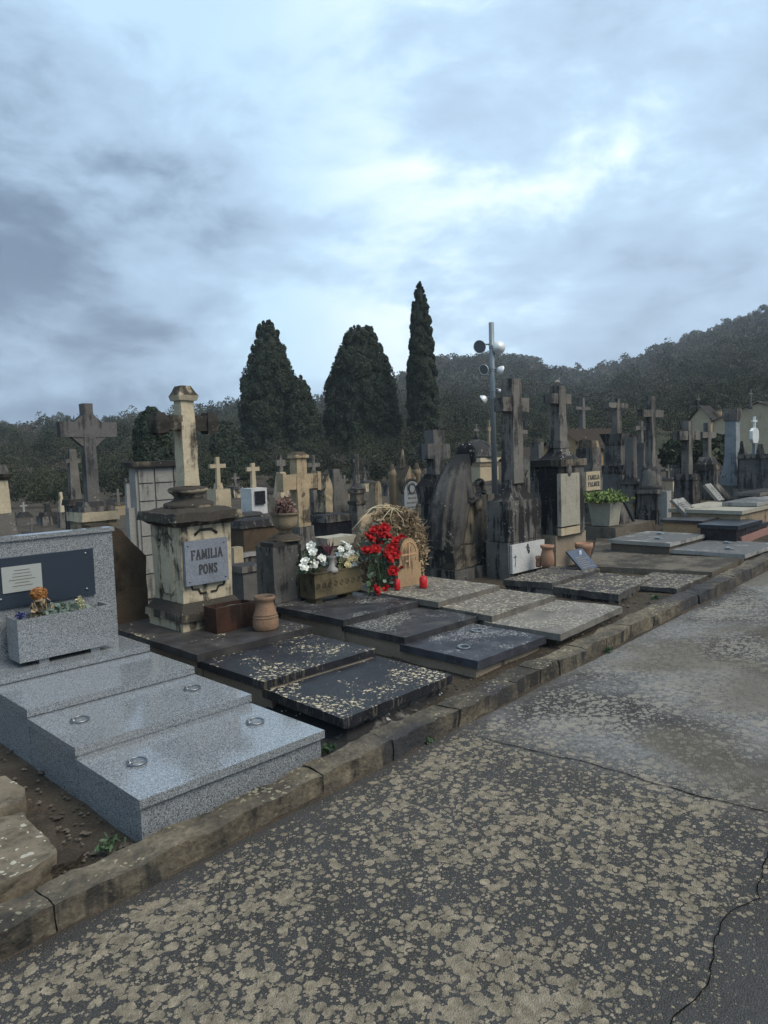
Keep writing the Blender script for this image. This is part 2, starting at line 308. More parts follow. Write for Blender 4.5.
def tag(o,label=None,cat=None,group=None,kind=None):
    if label: o['label']=label
    if cat: o['category']=cat
    if group: o['group']=group
    if kind: o['kind']=kind
    return o
class T:   # a thing: empty at base, parts modelled in world coordinates then made local
    def __init__(s,name,label,cat,loc,group=None):
        s.e=bpy.data.objects.new(name,None); COL.objects.link(s.e); s.e.location=loc; s.e.empty_display_size=.1; s.loc=tuple(loc); tag(s.e,label,cat,group)
    def p(s,name,mb,mat,parent=None,label=None,**k):
        o=mb.build(name,mat,parent or s.e,off=s.loc,**k)
        if label: o['label']=label
        return o
def solo(name,label,cat,mb,mat,loc,group=None,**k):
    o=mb.build(name,mat,None,off=tuple(loc),**k); o.location=loc; tag(o,label,cat,group); return o
def struct(name,mb,mat,**k): o=mb.build(name,mat,None,**k); o['kind']='structure'; return o
# ---------------------------------------------------------------- letters (serif strokes on a 1x1.? grid)
LET={'F':(.62,[[(0.1,0),(.1,1)],[(.1,1),(.6,1)],[(.1,.52),(.45,.52)],[(0,0),(.25,0)],[(0,1),(.1,1)],[(.6,1),(.6,.86)]]),
'A':(.8,[[(.08,0),(.4,1)],[(.4,1),(.72,0)],[(.2,.36),(.6,.36)],[(0,0),(.18,0)],[(.6,0),(.84,0)]]),
'M':(.95,[[(.1,0),(.16,1)],[(.16,1),(.47,.15)],[(.47,.15),(.8,1)],[(.8,1),(.86,0)],[(0,0),(.2,0)],[(.74,0),(.97,0)],[(.06,1),(.18,1)],[(.78,1),(.9,1)]]),
'I':(.3,[[(.15,0),(.15,1)],[(.03,0),(.27,0)],[(.03,1),(.27,1)]]),
'L':(.6,[[(.12,0),(.12,1)],[(.02,0),(.58,0)],[(.02,1),(.24,1)],[(.58,0),(.58,.17)]]),
'P':(.62,[[(.12,0),(.12,1)],[(.02,1),(.4,1),(.56,.9),(.58,.75),(.54,.58),(.4,.5),(.12,.5)],[(0,0),(.25,0)]]),
'O':(.78,[[(.38,0),(.18,.08),(.06,.3),(.05,.6),(.16,.9),(.38,1),(.6,.9),(.7,.6),(.7,.3),(.58,.08),(.38,0)]]),
'N':(.82,[[(.12,0),(.12,1)],[(.12,1),(.68,0)],[(.68,0),(.68,1)],[(0,0),(.22,0)],[(.58,1),(.78,1)],[(.02,1),(.14,1)]]),
'S':(.56,[[(.5,.82),(.42,.96),(.26,1),(.1,.92),(.08,.74),(.2,.58),(.4,.44),(.5,.28),(.46,.08),(.28,0),(.1,.04),(.04,.2)]]),
'R':(.7,[[(.12,0),(.12,1)],[(.02,1),(.4,1),(.56,.9),(.58,.75),(.54,.6),(.4,.52),(.12,.52)],[(.34,.52),(.66,0)],[(0,0),(.25,0)],[(.6,0),(.72,0)]]),
'E':(.6,[[(.12,0),(.12,1)],[(.02,0),(.56,0)],[(.02,1),(.54,1)],[(.12,.52),(.42,.52)],[(.56,0),(.56,.17)],[(.54,1),(.54,.84)]])}
def text(mb,s,x,z,h,y,th=.08,gap=.22,depth=.003,width=None,xs=1.):
    """write s starting at x (or centred in width) on a face looking to -y"""
    tot=sum(LET[c][0]+gap for c in s)-gap
    if width: xs=width/(tot*h)
    for c in s:
        w,st=LET[c]
        for ln in st:
            for a,b in zip(ln[:-1],ln[1:]):
                A=Vector((x+a[0]*h*xs,z+a[1]*h)); B=Vector((x+b[0]*h*xs,z+b[1]*h)); d=(B-A)
                if d.length<1e-6: continue
                d.normalize(); n=Vector((-d.y,d.x)); t=th*h*(.5 if abs(d.y)>.5 else .32); A-=d*t*.6;B+=d*t*.6
                q=[A-n*t,B-n*t,B+n*t,A+n*t]; mb.prismy([(p.x,p.y) for p in q],y-depth*random.uniform(.9,1.1),y)
        x+=(w+gap)*h*xs
# ---------------------------------------------------------------- crosses / monuments
def cross(mb,c,z0,z1,w0,w1,d,za0,za1,L,cap=0,ends=0):
    mb.frus(c,z0,z1,w0,d*w0/w1 if w1 else d,w1,d)
    hw=w1*.5
    for sgn in(-1,1):
        x0=c[0]+sgn*hw*.98; x1=c[0]+sgn*L/2
        mb.box(min(x0,x1),max(x0,x1),c[1]-d*.46,c[1]+d*.46,za0,za1)
        if ends:
            zc=(za0+za1)/2; h=(za1-za0)*.62; mb.box(x1-(.05 if sgn>0 else 0),x1+(.05 if sgn<0 else 0),c[1]-d*.52,c[1]+d*.52,zc-h,zc+h)
    if cap: mb.frus(c,z1,z1+cap*.5,w1*1.35,d*1.35,w1*1.35,d*1.35); mb.frus(c,z1+cap*.5,z1+cap,w1*1.3,d*1.3,w1*.7,d*.7)
def mon(name,label,cat,px,D,tiers,group=None,depthratio=1.,base=None,bev=.012,rough=.006):
    """free-standing monument: tiers given as image rows/widths at its true distance, turned into metres"""
    p=W(px,500,D=D); x,y=p.x,p.y; dep=(x*FW[0]+y*FW[1]); sc=dep/F; th=math.atan2(y,x); si,co_=abs(math.sin(th)),abs(math.cos(th))
    zb=zrow(x,y,base) if base else G(x,y)
    t=T(name,label,cat,(x,y,zb),group); last=None
    for i,k in enumerate(tiers):
        kind,pn,mat=k[0],k[1],k[2]
        cxx=x
        if kind=='box' or kind=='flare' or kind=='rect':
            _,_,_,yt,yb,wb,wt=k[:7]; z0=zrow(x,y,yb) if yb else zb-.1; z1=zrow(x,y,yt)
            sb=wb*sc/(si+co_*depthratio); st=wt*sc/(si+co_*depthratio); mb=MB()
            if kind=='flare':
                n=5
                for j in range(n):
                    a,b=j/n,(j+1)/n; fa=(1-a)**2; fb=(1-b)**2
                    mb.frus((x,y),z0+(z1-z0)*a,z0+(z1-z0)*b,st+(sb-st)*fa,(st+(sb-st)*fa)*depthratio,st+(sb-st)*fb,(st+(sb-st)*fb)*depthratio)
            else: mb.frus((x,y),z0,z1,sb,sb*depthratio,st,st*depthratio)
            last=(sb,sb*depthratio)
        elif kind=='round':
            _,_,_,yt,yb,prof=k[:6]; z0=zrow(x,y,yb) if yb else zb-.1; z1=zrow(x,y,yt); mb=MB().lathe([(r*sc,z0+(z1-z0)*q) for r,q in prof],(x,y),16)
        elif kind=='cross':
            _,_,_,yt,yb,wb,wt,a0,a1,aw=k[:10]; z0=zrow(x,y,yb); z1=zrow(x,y,yt); sw=wt*sc/(si+co_*.8); sb=wb*sc/(si+co_*.8); d=sw*.8
            L=max((aw*sc-d*co_)/max(si,.3),sw*2.2); L=min(L,sw*6); mb=MB(); cross(mb,(x,y),z0,z1,sb,sw,d,zrow(x,y,a1),zrow(x,y,a0),L,*k[10:])
        elif kind=='gable':   # stele with pointed / rounded head: yt, yb, width px, shoulder row, round?
            _,_,_,yt,yb,w,ysh,rd,thk=k[:9]; z0=zrow(x,y,yb) if yb else zb-.1; z1=zrow(x,y,yt); zs=zrow(x,y,ysh); hw=max((w*sc-thk*co_)/max(si,.35),.15)/2
            if rd: poly=[(x-hw,z0),(x+hw,z0)]+[(x+hw*math.cos(a*math.pi/10),zs+(z1-zs)*math.sin(a*math.pi/10)) for a in range(0,11)]
            else: poly=[(x-hw,z0),(x+hw,z0),(x+hw,zs),(x,z1),(x-hw,zs)]
            mb=MB().prismy(poly,y-thk/2,y+thk/2)
        elif kind=='plaque':  # on the -y face, rows yt..yb, fraction of the width
            _,_,_,yt,yb,fr=k[:6]; sb,db=last; yf=y-db/2; mb=MB().box(x-sb*fr/2,x+sb*fr/2,yf-.025,yf+.01,zrow(x,yf,yb),zrow(x,yf,yt))
            t.p(pn,mb,mat,bev=.003); continue
        t.p(pn,mb,mat,bev=bev,rough=rough,cell=max(.05,D*.006))
    return t,(x,y,zb),sc
# ================================================================ GROUND, ROAD, KERB
def hillelev():   # image column -> (ridge row incl. trees, ridge distance)
    return [(-500,440,230),(-120,428,230),(0,425,230),(60,424,240),(130,418,260),(200,413,280),(260,408,300),(315,404,300),(400,378,330),(440,362,350),(480,358,360),(530,362,380),(563,375,400),(590,374,420),(640,360,420),(690,338,430),(735,322,420),(770,312,400),(900,270,380),(1100,250,380),(1500,300,400)]
HA=[];HE=[];HR=[]
for px_,row,Rr in hillelev():
    d=ray(px_,row); HA.append(math.atan2(d[1],d[0])); HE.append(d[2]/math.hypot(d[0],d[1])*Rr+EYE-6.8); HR.append(Rr)
HA,HE,HR=[np.array(q)[::-1] for q in (HA,HE,HR)]
def terrain(x,y):
    r=math.hypot(x,y); a=math.atan2(y,x); g=G(x,y)-.01
    if r<36: return g
    he=np.interp(a,HA,HE); hr=np.interp(a,HA,HR); t=min(1,(r-36)/(hr-36)); 
    s=t*t*(3-2*t)*.6+t*.4
    z=g+(he-g)*s*(1 if r<hr else math.exp(-((r-hr)/140)**2))
    return z+mnoise.noise((x*.02,y*.02,0))*4*min(1,t*2)*(1 if r<hr else .6)
def make_ground():
    mb=MB(); rs=[0.0001,2,4,7,11,16,20,24,28,32,37,42,48,54,62,72,84,98,115,135,155,180,205,230,255,280,305,330,355,380,405,430,460,500,540,580]; n=144
    v=[(r*math.cos(2*math.pi*k/n),r*math.sin(2*math.pi*k/n),terrain(r*math.cos(2*math.pi*k/n),r*math.sin(2*math.pi*k/n))-(.5 if r<24 else .3 if r<34 else .1)) for r in rs for k in range(n)]
    f=[(i*n+k,i*n+(k+1)%n,(i+1)*n+(k+1)%n,(i+1)*n+k) for i in range(len(rs)-1) for k in range(n)]
    mb.add(v,f,True); return struct('ground',mb,'hill')
make_ground()
# cemetery dirt sheet
mb=MB(); nx,ny=120,80; v=[]
for j in range(ny+1):
    for i in range(nx+1):
        x=-8+44*(i/nx)**1.2; y=2.75+31*(j/ny)**1.6; z=G(x,y)+.01*mnoise.noise((x*3,y*3,0))-.03+ .02*mnoise.noise((x*9,y*9,2))
        v.append((x,y,z))
mb.add(v,[(j*(nx+1)+i,j*(nx+1)+i+1,(j+1)*(nx+1)+i+1,(j+1)*(nx+1)+i) for j in range(ny) for i in range(nx)],True)
struct('cemetery_ground',mb,'dirt')
mb=MB(); xs=[-30,-10,-4,-2,0]+[.25*i for i in range(1,50)]+[14,18,25,40,60]; ys=[-12,-6,-3,-1]+[-.75+.25*i for i in range(14)]+[2.66]
v=[(x,y,road_z(x)+.006*mnoise.noise((x*1.1,y*1.1,0))) for y in ys for x in xs]; n=len(xs)
mb.add(v,[(j*n+i,j*n+i+1,(j+1)*n+i+1,(j+1)*n+i) for j in range(len(ys)-1) for i in range(n-1)],True)
struct('road',mb,'asphalt')
# cracks in the asphalt
def crack(pts,w):
    mb=MB(); P=[]
    for (a,b) in zip(pts[:-1],pts[1:]):
        n=max(2,int((Vector(b)-Vector(a)).length/.025))
        for k in range(n): P.append(Vector(a).lerp(Vector(b),k/n))
    P=[Vector((p.x+.018*mnoise.noise((p.x*9,p.y*9,1))+.008*mnoise.noise((p.x*40,p.y*40,5)),p.y+.018*mnoise.noise((p.x*9,p.y*9,7))+.01*mnoise.noise((p.x*40,p.y*40,9)))) for p in P]
    v=[];f=[]
    for i,p in enumerate(P):
        t=(P[min(i+1,len(P)-1)]-P[max(0,i-1)]).normalized(); n=Vector((-t.y,t.x)); ww=w*(.45+.9*abs(mnoise.noise((p.x*15,p.y*15,3))))*min(1,i/8+.1,(len(P)-i)/8)
        for s_ in(-1,1): q=p+n*ww*s_; v.append((q.x,q.y,road_z(q.x)+.006*mnoise.noise((q.x*1.1,q.y*1.1,0))+.0045))
    f=[(2*i,2*i+1,2*i+3,2*i+2) for i in range(len(P)-1)]; mb.add(v,f)
    return struct('road_crack',mb,'crackdark')
crack([(3.12,2.47),(3.15,2.1),(3.2,1.75),(3.19,1.3),(3.24,.99),(3.22,.4),(3.3,-.6)],.005)
crack([(3.22,.93),(2.95,.90),(2.62,.84),(2.4,.88),(2.1,.80),(1.9,.83),(1.5,.78),(1.0,.82)],.0028)
# kerb stones
mb=MB(); x=-1.2; k=0
joints=[-1.2,-.3,.90,1.62,2.16,2.62,2.9,3.16,3.35,3.75,4.02,4.25,4.6,4.9,5.3,5.7,6.2,6.6,7.1,7.5,8.4,9.3,10.3,11.3,12.4,13.6,15,17,20]
for a,b in zip(joints[:-1],joints[1:]):
    j=random.uniform(-.012,.012); h=random.uniform(-.006,.006)
    for (lo,hi) in ((2.605+j,2.775+random.uniform(-.012,.012)),):
        za=road_z(a)+.10+h; zb=road_z(b)+.10+h; g_=.003
        mb.add([(a+g_,lo,road_z(a)-.1),(b-g_,lo,road_z(b)-.1),(b-g_,hi,road_z(b)-.1),(a+g_,hi,road_z(a)-.1),(a+g_,lo+.008,za),(b-g_,lo+.008,zb),(b-g_,hi,zb),(a+g_,hi,za)],[(3,2,1,0),(4,5,6,7),(0,1,5,4),(1,2,6,5),(2,3,7,6),(3,0,4,7)])
struct('kerb',mb,'kerb',bev=.014,rough=.017,cell=.035)
mb=MB().add([(-2,2.59,road_z(-2)+.0),(30,2.59,road_z(30)),(30,2.8,road_z(30)+.06),(-2,2.8,road_z(-2)+.06)],[(0,1,2,3)]); struct('kerb_bedding',mb,'dirt')
# gritty dirt swept along the foot of the kerb
# ================================================================ SKY
w=bpy.data.worlds.new('World'); S.world=w; w.use_nodes=True; nt=w.node_tree; nt.nodes.clear()
class Wd(Mt):
    def __init__(s): s.t=nt; s.P=None
q=Wd(); out=q.n('ShaderNodeOutputWorld'); bg=q.n('ShaderNodeBackground'); nt.links.new(bg.outputs[0],out.inputs[0])
tc=q.n('ShaderNodeTexCoord').outputs['Generated']; nrm=q.n('ShaderNodeVectorMath'); nrm.operation='NORMALIZE'; q.l(tc,nrm.inputs[0]); D_=nrm.outputs[0]; q.P=D_
SUN_EL,SUN_AZ=math.radians(52),math.radians(-75)   # azimuth from +X, ccw
sky=q.n('ShaderNodeTexSky'); sky.sky_type='NISHITA'; sky.sun_disc=False; sky.sun_elevation=SUN_EL; sky.sun_rotation=math.pi/2-SUN_AZ
def lobe(px,py,w0,w1,sx=1.):
    d=ray(px,py); d=d/np.linalg.norm(d); n=q.n('ShaderNodeVectorMath'); n.operation='DOT_PRODUCT'; q.l(D_,n.inputs[0]); n.inputs[1].default_value=tuple(d)
    return q.ramp(n.outputs['Value'],math.cos(math.radians(w0)),math.cos(math.radians(w1)),True)
xx,yy,zz=q.sep(D_)
mp=q.n('ShaderNodeMapping'); q.l(D_,mp.inputs[0]); mp.inputs['Rotation'].default_value=(0,0,math.radians(-45)); mp.inputs['Location'].default_value=(2.62,.7,2.2); mp.inputs['Scale'].default_value=(1,1,2.1)
wp=q.n('ShaderNodeTexNoise'); q.l(mp.outputs[0],wp.inputs['Vector']); wp.inputs['Scale'].default_value=2.2; wp.inputs['Detail'].default_value=3; PV=q.addv(mp.outputs[0],wp.outputs[1],.22)
n1=q.noise(2.1,7,PV,.54); n2=q.noise(6.5,7,PV,.6)
cl=q.math('MULTIPLY_ADD',q.math('SUBTRACT',q.math('MULTIPLY_ADD',n2,.34,q.math('MULTIPLY',n1,.66)),.5),1.3,.5)
skyn=q.mix(.0,(0,0,0),(0,0,0))
sc_=q.n('ShaderNodeVectorMath'); sc_.operation='SCALE'; q.l(sky.outputs[0],sc_.inputs[0]); sc_.inputs['Scale'].default_value=.09
blue=(.315,.445,.545); dark=(.075,.11,.165); bright=(.57,.615,.635); mid=(.205,.285,.38)
cov=q.math('ADD',cl,q.math('MULTIPLY',lobe(-40,350,32,0),.26)); cov=q.math('ADD',cov,q.math('MULTIPLY',lobe(230,-10,38,0),-.10)); cov=q.math('ADD',cov,q.math('MULTIPLY',lobe(740,290,13,0),.13))
low=q.ramp(zz,.42,.02); cov=q.math('MULTIPLY_ADD',low,.05,cov)
c=q.mix(.25,blue,sc_.outputs[0])
c=q.mix(q.ramp(cov,.45,.61,True),c,mid)
c=q.mix(q.ramp(cov,.58,.80,True),c,dark)
br=q.math('MULTIPLY',q.ramp(cov,.53,.36,True),q.math('MAXIMUM',q.math('MULTIPLY',lobe(590,260,24,2),1.),q.math('MULTIPLY',lobe(720,60,34,5),.55)))
c=q.mix(br,c,bright)
c=q.mix(q.math('MULTIPLY',lobe(600,180,32,0),.12),c,(.42,.5,.6))
q.l(c,bg.inputs[0]); bg.inputs[1].default_value=1.0
sl=bpy.data.lights.new('sun','SUN'); so=bpy.data.objects.new('sun',sl); COL.objects.link(so); sl.energy=1.5; sl.angle=math.radians(35); sl.color=(1,.88,.72)
sd=Vector((math.cos(SUN_EL)*math.cos(SUN_AZ),math.cos(SUN_EL)*math.sin(SUN_AZ),math.sin(SUN_EL))); so.rotation_euler=sd.to_track_quat('Z','Y').to_euler()
S.view_settings.view_transform='Standard'; S.view_settings.look='None'; S.view_settings.exposure=1.22; S.view_settings.gamma=1
S.render.engine='CYCLES'
# ================================================================ NEAR TOMBS
def rings(t,lidobj,cx,cyy,z,mat='steel'):
    mb=MB().ring((cx,cyy,z+.010),.043,.005,24,8,.06); t.p('handle_ring',mb,mat,lidobj)
    mb=MB().lathe([(.013,z-.001),(.013,z+.004),(.008,z+.012),(.004,z+.014)],(cx-.025,cyy+.02),14); mb.ring((cx-.02,cyy+.016,z+.012),.010,.003,12,6,1.2); t.p('ring_mount',mb,mat,lidobj)
# granite family tomb
AX0,AX1=1.33,2.33
t=T('granite_tomb','speckled grey polished granite tomb with three stepped lids and low headstone','tomb',(1.83,3.9,G(1.83,3.9)))
mb=MB(); mb.box(AX0+.012,AX1-.012,2.815,3.44,-.05,.172); mb.box(AX0+.010,AX1-.010,3.43,4.05,-.05,.226); mb.box(AX0+.008,AX1-.008,4.04,4.62,-.05,.275); mb.box(AX0+.006,AX1-.006,4.61,5.08,-.05,.318)
t.p('base',mb,'granite',bev=.002)
for y0,y1,z in((2.795,3.432,.215),(3.425,4.04,.268),(4.03,4.605,.315)):
    o=t.p('lid',MB().box(AX0,AX1,y0,y1,z-.040,z),'granite',bev=.003)
    if z<.3:
        for fx in(.17,.83): rings(t,o,AX0+fx*(AX1-AX0),(y0+y1)/2+.04,z)
t.p('step',MB().box(AX0,AX1,4.60,5.10,.322,.36),'granite',bev=.003)
hz=zrow(2.29,4.98,527); hs=t.p('headstone',MB().box(AX0,2.292,4.985,5.075,.36,hz-.03),'granite',bev=.002)
t.p('coping',MB().box(AX0-.01,2.305,4.97,5.09,hz-.028,hz),'granite',hs,bev=.003)
a=W(92,548,Y=4.98); b=W(93.5,594,Y=4.98); c=W(0,607,Y=4.98)
pn=t.p('dark_panel',MB().box(1.45,a.x,4.967,4.988,b.z,a.z),'slate',hs,bev=.001)
a=W(41,563,Y=4.96); b=W(3,594,Y=4.96); pl=t.p('name_plate',MB().box(b.x,a.x,4.960,4.966,b.z,a.z),'plate',pn,bev=.001)
mb=MB()
for k in range(6):
    z=a.z-.03-k*.02; wd=(a.x-b.x)*random.uniform(.35,.7); mb.box((a.x+b.x)/2-wd/2,(a.x+b.x)/2+wd/2,4.9585,4.9597,z,z+.003)
t.p('engraved_lines',mb,'conc',pl)
for px_,py_ in((85.5,553.5),(87,589),(1,600)):
    q_=W(px_,py_,Y=4.965); mb=MB().ball((q_.x,4.966,q_.z),.010,.006,.010,10); t.p('bolt',mb,'steel',pn)
# granite planter with plants
c0=W(19,662,Z=.395); PY=4.72; X0=W(19,650,Y=PY).x; X1=W(115,640,Y=PY).x; zt=zrow(X0,PY,621)
t=T('granite_planter','rectangular speckled granite flower planter on two feet before the headstone','planter',((X0+X1)/2,PY+.1,.36))
mb=MB(); y1=PY+.20; zb=.392
mb.box(X0,X1,PY,PY+.022,zb,zt); mb.box(X0,X1,y1-.022,y1,zb,zt); mb.box(X0,X0+.022,PY+.0225,y1-.0225,zb,zt); mb.box(X1-.022,X1,PY+.0225,y1-.0225,zb,zt); mb.box(X0+.023,X1-.023,PY+.023,y1-.023,zb,zb+.02)
t.p('trough',mb,'granite',bev=.0015)
for fx in(.2,.74): t.p('foot',MB().box(X0+fx*(X1-X0),X0+fx*(X1-X0)+.06,PY+.02,y1-.03,.361,.391),'granite')
t.p('earth',MB().box(X0+.024,X1-.024,PY+.024,y1-.024,zb+.021,zt-.03),'soil',rough=.012,cell=.03)
def plant_at(px,py,Y): return W(px,py,Y=Y)
b_=plant_at(40,612,PY+.1); zt0=zt-.03
t=T('dried_flower','faded orange dried flower head standing in the granite planter','flower',(b_.x,PY+.1,zt0))
q_=W(39,594,Y=PY+.1); mb=MB()
for k in range(5): mb.tube([(b_.x+random.uniform(-.01,.01),PY+.1,zt0),(b_.x+random.uniform(-.02,.02),PY+.1+random.uniform(-.02,.02),(zt0+q_.z)/2),(q_.x+random.uniform(-.03,.03),PY+.1,q_.z)],.0025,5)
t.p('stem',mb,'straw')
pts=[];dr=[]
for k in range(520):
    d=Vector((random.gauss(0,1),random.gauss(0,1),random.gauss(0,1))).normalized(); r=random.uniform(.6,1)**.5
    pts.append((q_.x+d.x*.052*r,PY+.1+d.y*.05*r,q_.z+d.z*.042*r)); dr.append(d)
t.p('flower_head',MB().cards(pts,.022,1,.1,dr),'dryflower')
pts=[(q_.x+random.gauss(0,.02),PY+.1+random.gauss(0,.02),random.uniform(zt0+.02,q_.z-.03)) for _ in range(110)]
t.p('leaf',MB().cards(pts,.035,1.6,-.3),'straw')
b_=plant_at(80,606,PY+.11); t=T('cactus','small ribbed cactus at the right end of the granite planter','cactus',(b_.x,PY+.11,zt0))
mb=MB(); v=[];f=[]
zt_=zrow(b_.x,PY+.11,597); H=zt_-zt0
for i in range(9):
    q=i/8; r=.026*math.sqrt(max(.02,1-(q*1.0)**3))*(.85+.3*q if q<.5 else 1)
    for k in range(32): a=2*math.pi*k/32; rr=r*(1+.12*math.cos(a*10)); v.append((b_.x+rr*math.cos(a),PY+.11+rr*math.sin(a),zt0+H*q))
f=[(i*32+k,i*32+(k+1)%32,(i+1)*32+(k+1)%32,(i+1)*32+k) for i in range(8) for k in range(32)]+[tuple(range(256,288))]
mb.add(v,f,True); t.p('stem',mb,'cactus'); t.p('spines',MB().cards([ (p[0]+random.gauss(0,.001),p[1],p[2]) for p in v[::2]],.009,3),'strawpale')
b_=plant_at(19,612,PY+.08); solo('blue_flower','tiny blue artificial flower at the left end of the granite planter','flower',MB().cards([(b_.x+random.gauss(0,.012),PY+.06+random.gauss(0,.012),zt0+.045+random.gauss(0,.01)) for _ in range(60)],.018),'blue',(b_.x,PY+.08,zt0))
b_=plant_at(58,606,PY+.1); solo('dried_plant','low withered plant in the middle of the granite planter','plant',MB().cards([(b_.x+random.gauss(0,.055),PY+.1+random.gauss(0,.03),zt0+.01+abs(random.gauss(0,.022))) for _ in range(420)],.036,1.8,.6),'leafgrey',(b_.x,PY+.1,zt0))
# brown slab behind
t0=[(118,640),(149,624),(147.5,586),(145.5,556),(131,541),(121,530),(108,524)]
P=[W(x,y,Y=5.75) for x,y in t0]; P=[(p.x,p.z) for p in P]; P=[(P[-1][0]-.15,P[0][1]-.25),(P[1][0],P[0][1]-.25)]+P[1:]+[(P[-1][0]-.15,P[-1][1])]
solo('brown_headstone','tall plain brown stone slab with sloping shoulder behind the granite headstone','headstone',MB().prismy(P,5.75,5.90),'brown',(P[0][0]+.1,5.8,G(2.5,5.8)),bev=.015,rough=.008,cell=.05)
# tomb B
t=T('black_lid_tomb','tomb with two black lichen spotted lids stepping down from a bare dark platform','tomb',(3.0,4.2,G(3,4.2)))
mb=MB(); mb.box(2.58,3.45,3.58,4.4,-.02,.205); mb.box(2.57,3.46,4.35,5.62,-.02,.255); t.p('base',mb,'plaster',rough=.004,cell=.1)
mb=MB(); c=(3.01,3.27); mb.frus(c,-.02,.045,.98,.92); mb.frus(c,.045,.10,.98,.86,.80,.66); mb.frus(c,.10,.15,.80,.66,.84,.70); t.p('plinth',mb,'black',bev=.006,rough=.003)
t.p('lid',MB().add([(2.525,2.87,.145),(3.485,2.91,.145),(3.50,3.64,.145),(2.555,3.64,.145),(2.525,2.87,.20),(3.485,2.91,.20),(3.50,3.64,.20),(2.555,3.64,.20)],[(3,2,1,0),(4,5,6,7),(0,1,5,4),(1,2,6,5),(2,3,7,6),(3,0,4,7)]),'lid',bev=.006,rough=.003)
t.p('lid',MB().box(2.54,3.49,3.60,4.36,.20,.252),'lid',bev=.006,rough=.003)
t.p('platform',MB().box(2.515,3.52,4.31,5.66,.25,.302),'lidbare',bev=.008,rough=.004)
# black step by the kerb in front of tomb B
mb=MB().box(2.40,3.72,2.785,2.99,-.05,.062); mb.box(2.36,2.50,2.785,3.7,-.05,.03); t.p('step',mb,'black',bev=.008,rough=.006)
# pons monument
PC=(3.045,5.215)
def zr(row): return zrow(2.80,4.97,row)
t=T('family_monument','cream stone family monument with stocky weathered cross and grey name plaque','monument',(PC[0],PC[1],.302))
mb=MB(); mb.frus(PC,.302,zr(622),.52,.52); t.p('plinth',mb,'cream',bev=.01,rough=.005,cell=.05)
mb=MB(); z0,z1=zr(622),zr(605)
mb.frus(PC,z0,z0+(z1-z0)*.45,.57,.57,.56,.56); mb.frus(PC,z0+(z1-z0)*.45,z0+(z1-z0)*.75,.55,.55,.50,.50); mb.frus(PC,z0+(z1-z0)*.75,z1,.50,.50,.46,.46); t.p('base_moulding',mb,'moulding',bev=.012,rough=.006,cell=.04)
z2=zr(528); body=t.p('pedestal',MB().frus(PC,z1,z2,.44,.44,.45,.45),'cream',bev=.008,rough=.004,cell=.05)
# carved frame on the left face
xf=PC[0]-.225; mb=MB(); yc=PC[1]; zc0,zc1=z1+.05,z2-.06
poly=[(yc-.06,zc0),(yc+.06,zc0),(yc+.11,zc0+.06),(yc+.085,zc0+.09),(yc+.11,zc0+.12),(yc+.11,zc1-.10),(yc+.085,zc1-.08),(yc+.11,zc1-.05),(yc+.05,zc1),(yc-.05,zc1),(yc-.11,zc1-.05),(yc-.085,zc1-.08),(yc-.11,zc1-.10),(yc-.11,zc0+.12),(yc-.085,zc0+.09),(yc-.11,zc0+.06)]
mb.tube([(xf,a,b) for a,b in poly+[poly[0]]],.009,6); t.p('carved_frame',mb,'cream',body,rough=.002,cell=.05)
yf=PC[1]-.222; mb=MB(); zc=z1+.06
for s_ in(-1,1): mb=MB(); mb.tube([(PC[0]+s_*.02,yf,zc),(PC[0]+s_*.07,yf,zc+.0),(PC[0]+s_*.09,yf,zc+.035),(PC[0]+s_*.14,yf,zc+.04),(PC[0]+s_*.15,yf,zc+.09)],.009,6); t.p('carved_scroll',mb,'crust',body)
mb=MB(); mb.tube([(PC[0]-.1,yf,z2-.07),(PC[0]-.05,yf,z2-.035),(PC[0]+.05,yf,z2-.035),(PC[0]+.1,yf,z2-.07)],.012,6); t.p('carved_scroll',mb,'crust',body)
mb=MB(); z3=zr(514); mb.frus(PC,z2,z2+(z3-z2)*.35,.46,.46,.56,.56); mb.frus(PC,z2+(z3-z2)*.35,z3,.60,.60,.58,.58); mb.frus(PC,z3,z3+.03,.50,.50,.40,.40); t.p('cornice',mb,'moulding',bev=.012,rough=.012,cell=.035)
def zcen(row): return zrow(PC[0],PC[1],row)
z4=zcen(487); z5=zcen(510.5)
H=z4-z5
mb=MB().lathe([(.17,z5),(.195,z5+H*.10),(.205,z5+H*.22),(.195,z5+H*.33),(.15,z5+H*.40),(.118,z5+H*.5),(.11,z5+H*.62),(.125,z5+H*.70),(.150,z5+H*.78),(.158,z5+H*.88),(.145,z5+H*.97),(.10,z5+H*1.02)],PC,24); t.p('round_base',mb,'moulding',rough=.009,cell=.05)
mb=MB(); zt=zcen(386); n=8
def octa(c,z0,z1,r0,r1,mb,n=8):
    mb.lathe([(r0,z0),(r1,z1)],c,n,False)
mb.frus(PC,z4+.01,zcen(400),.135,.13,.115,.11); za0,za1=zcen(432),zcen(414)
mb.frus(PC,zcen(401),zcen(396),.15,.145,.175,.165); mb.frus(PC,zcen(396),zt,.17,.16,.09,.09)
t.p('cross_shaft',mb,'cream',bev=.014,rough=.006,cell=.03)
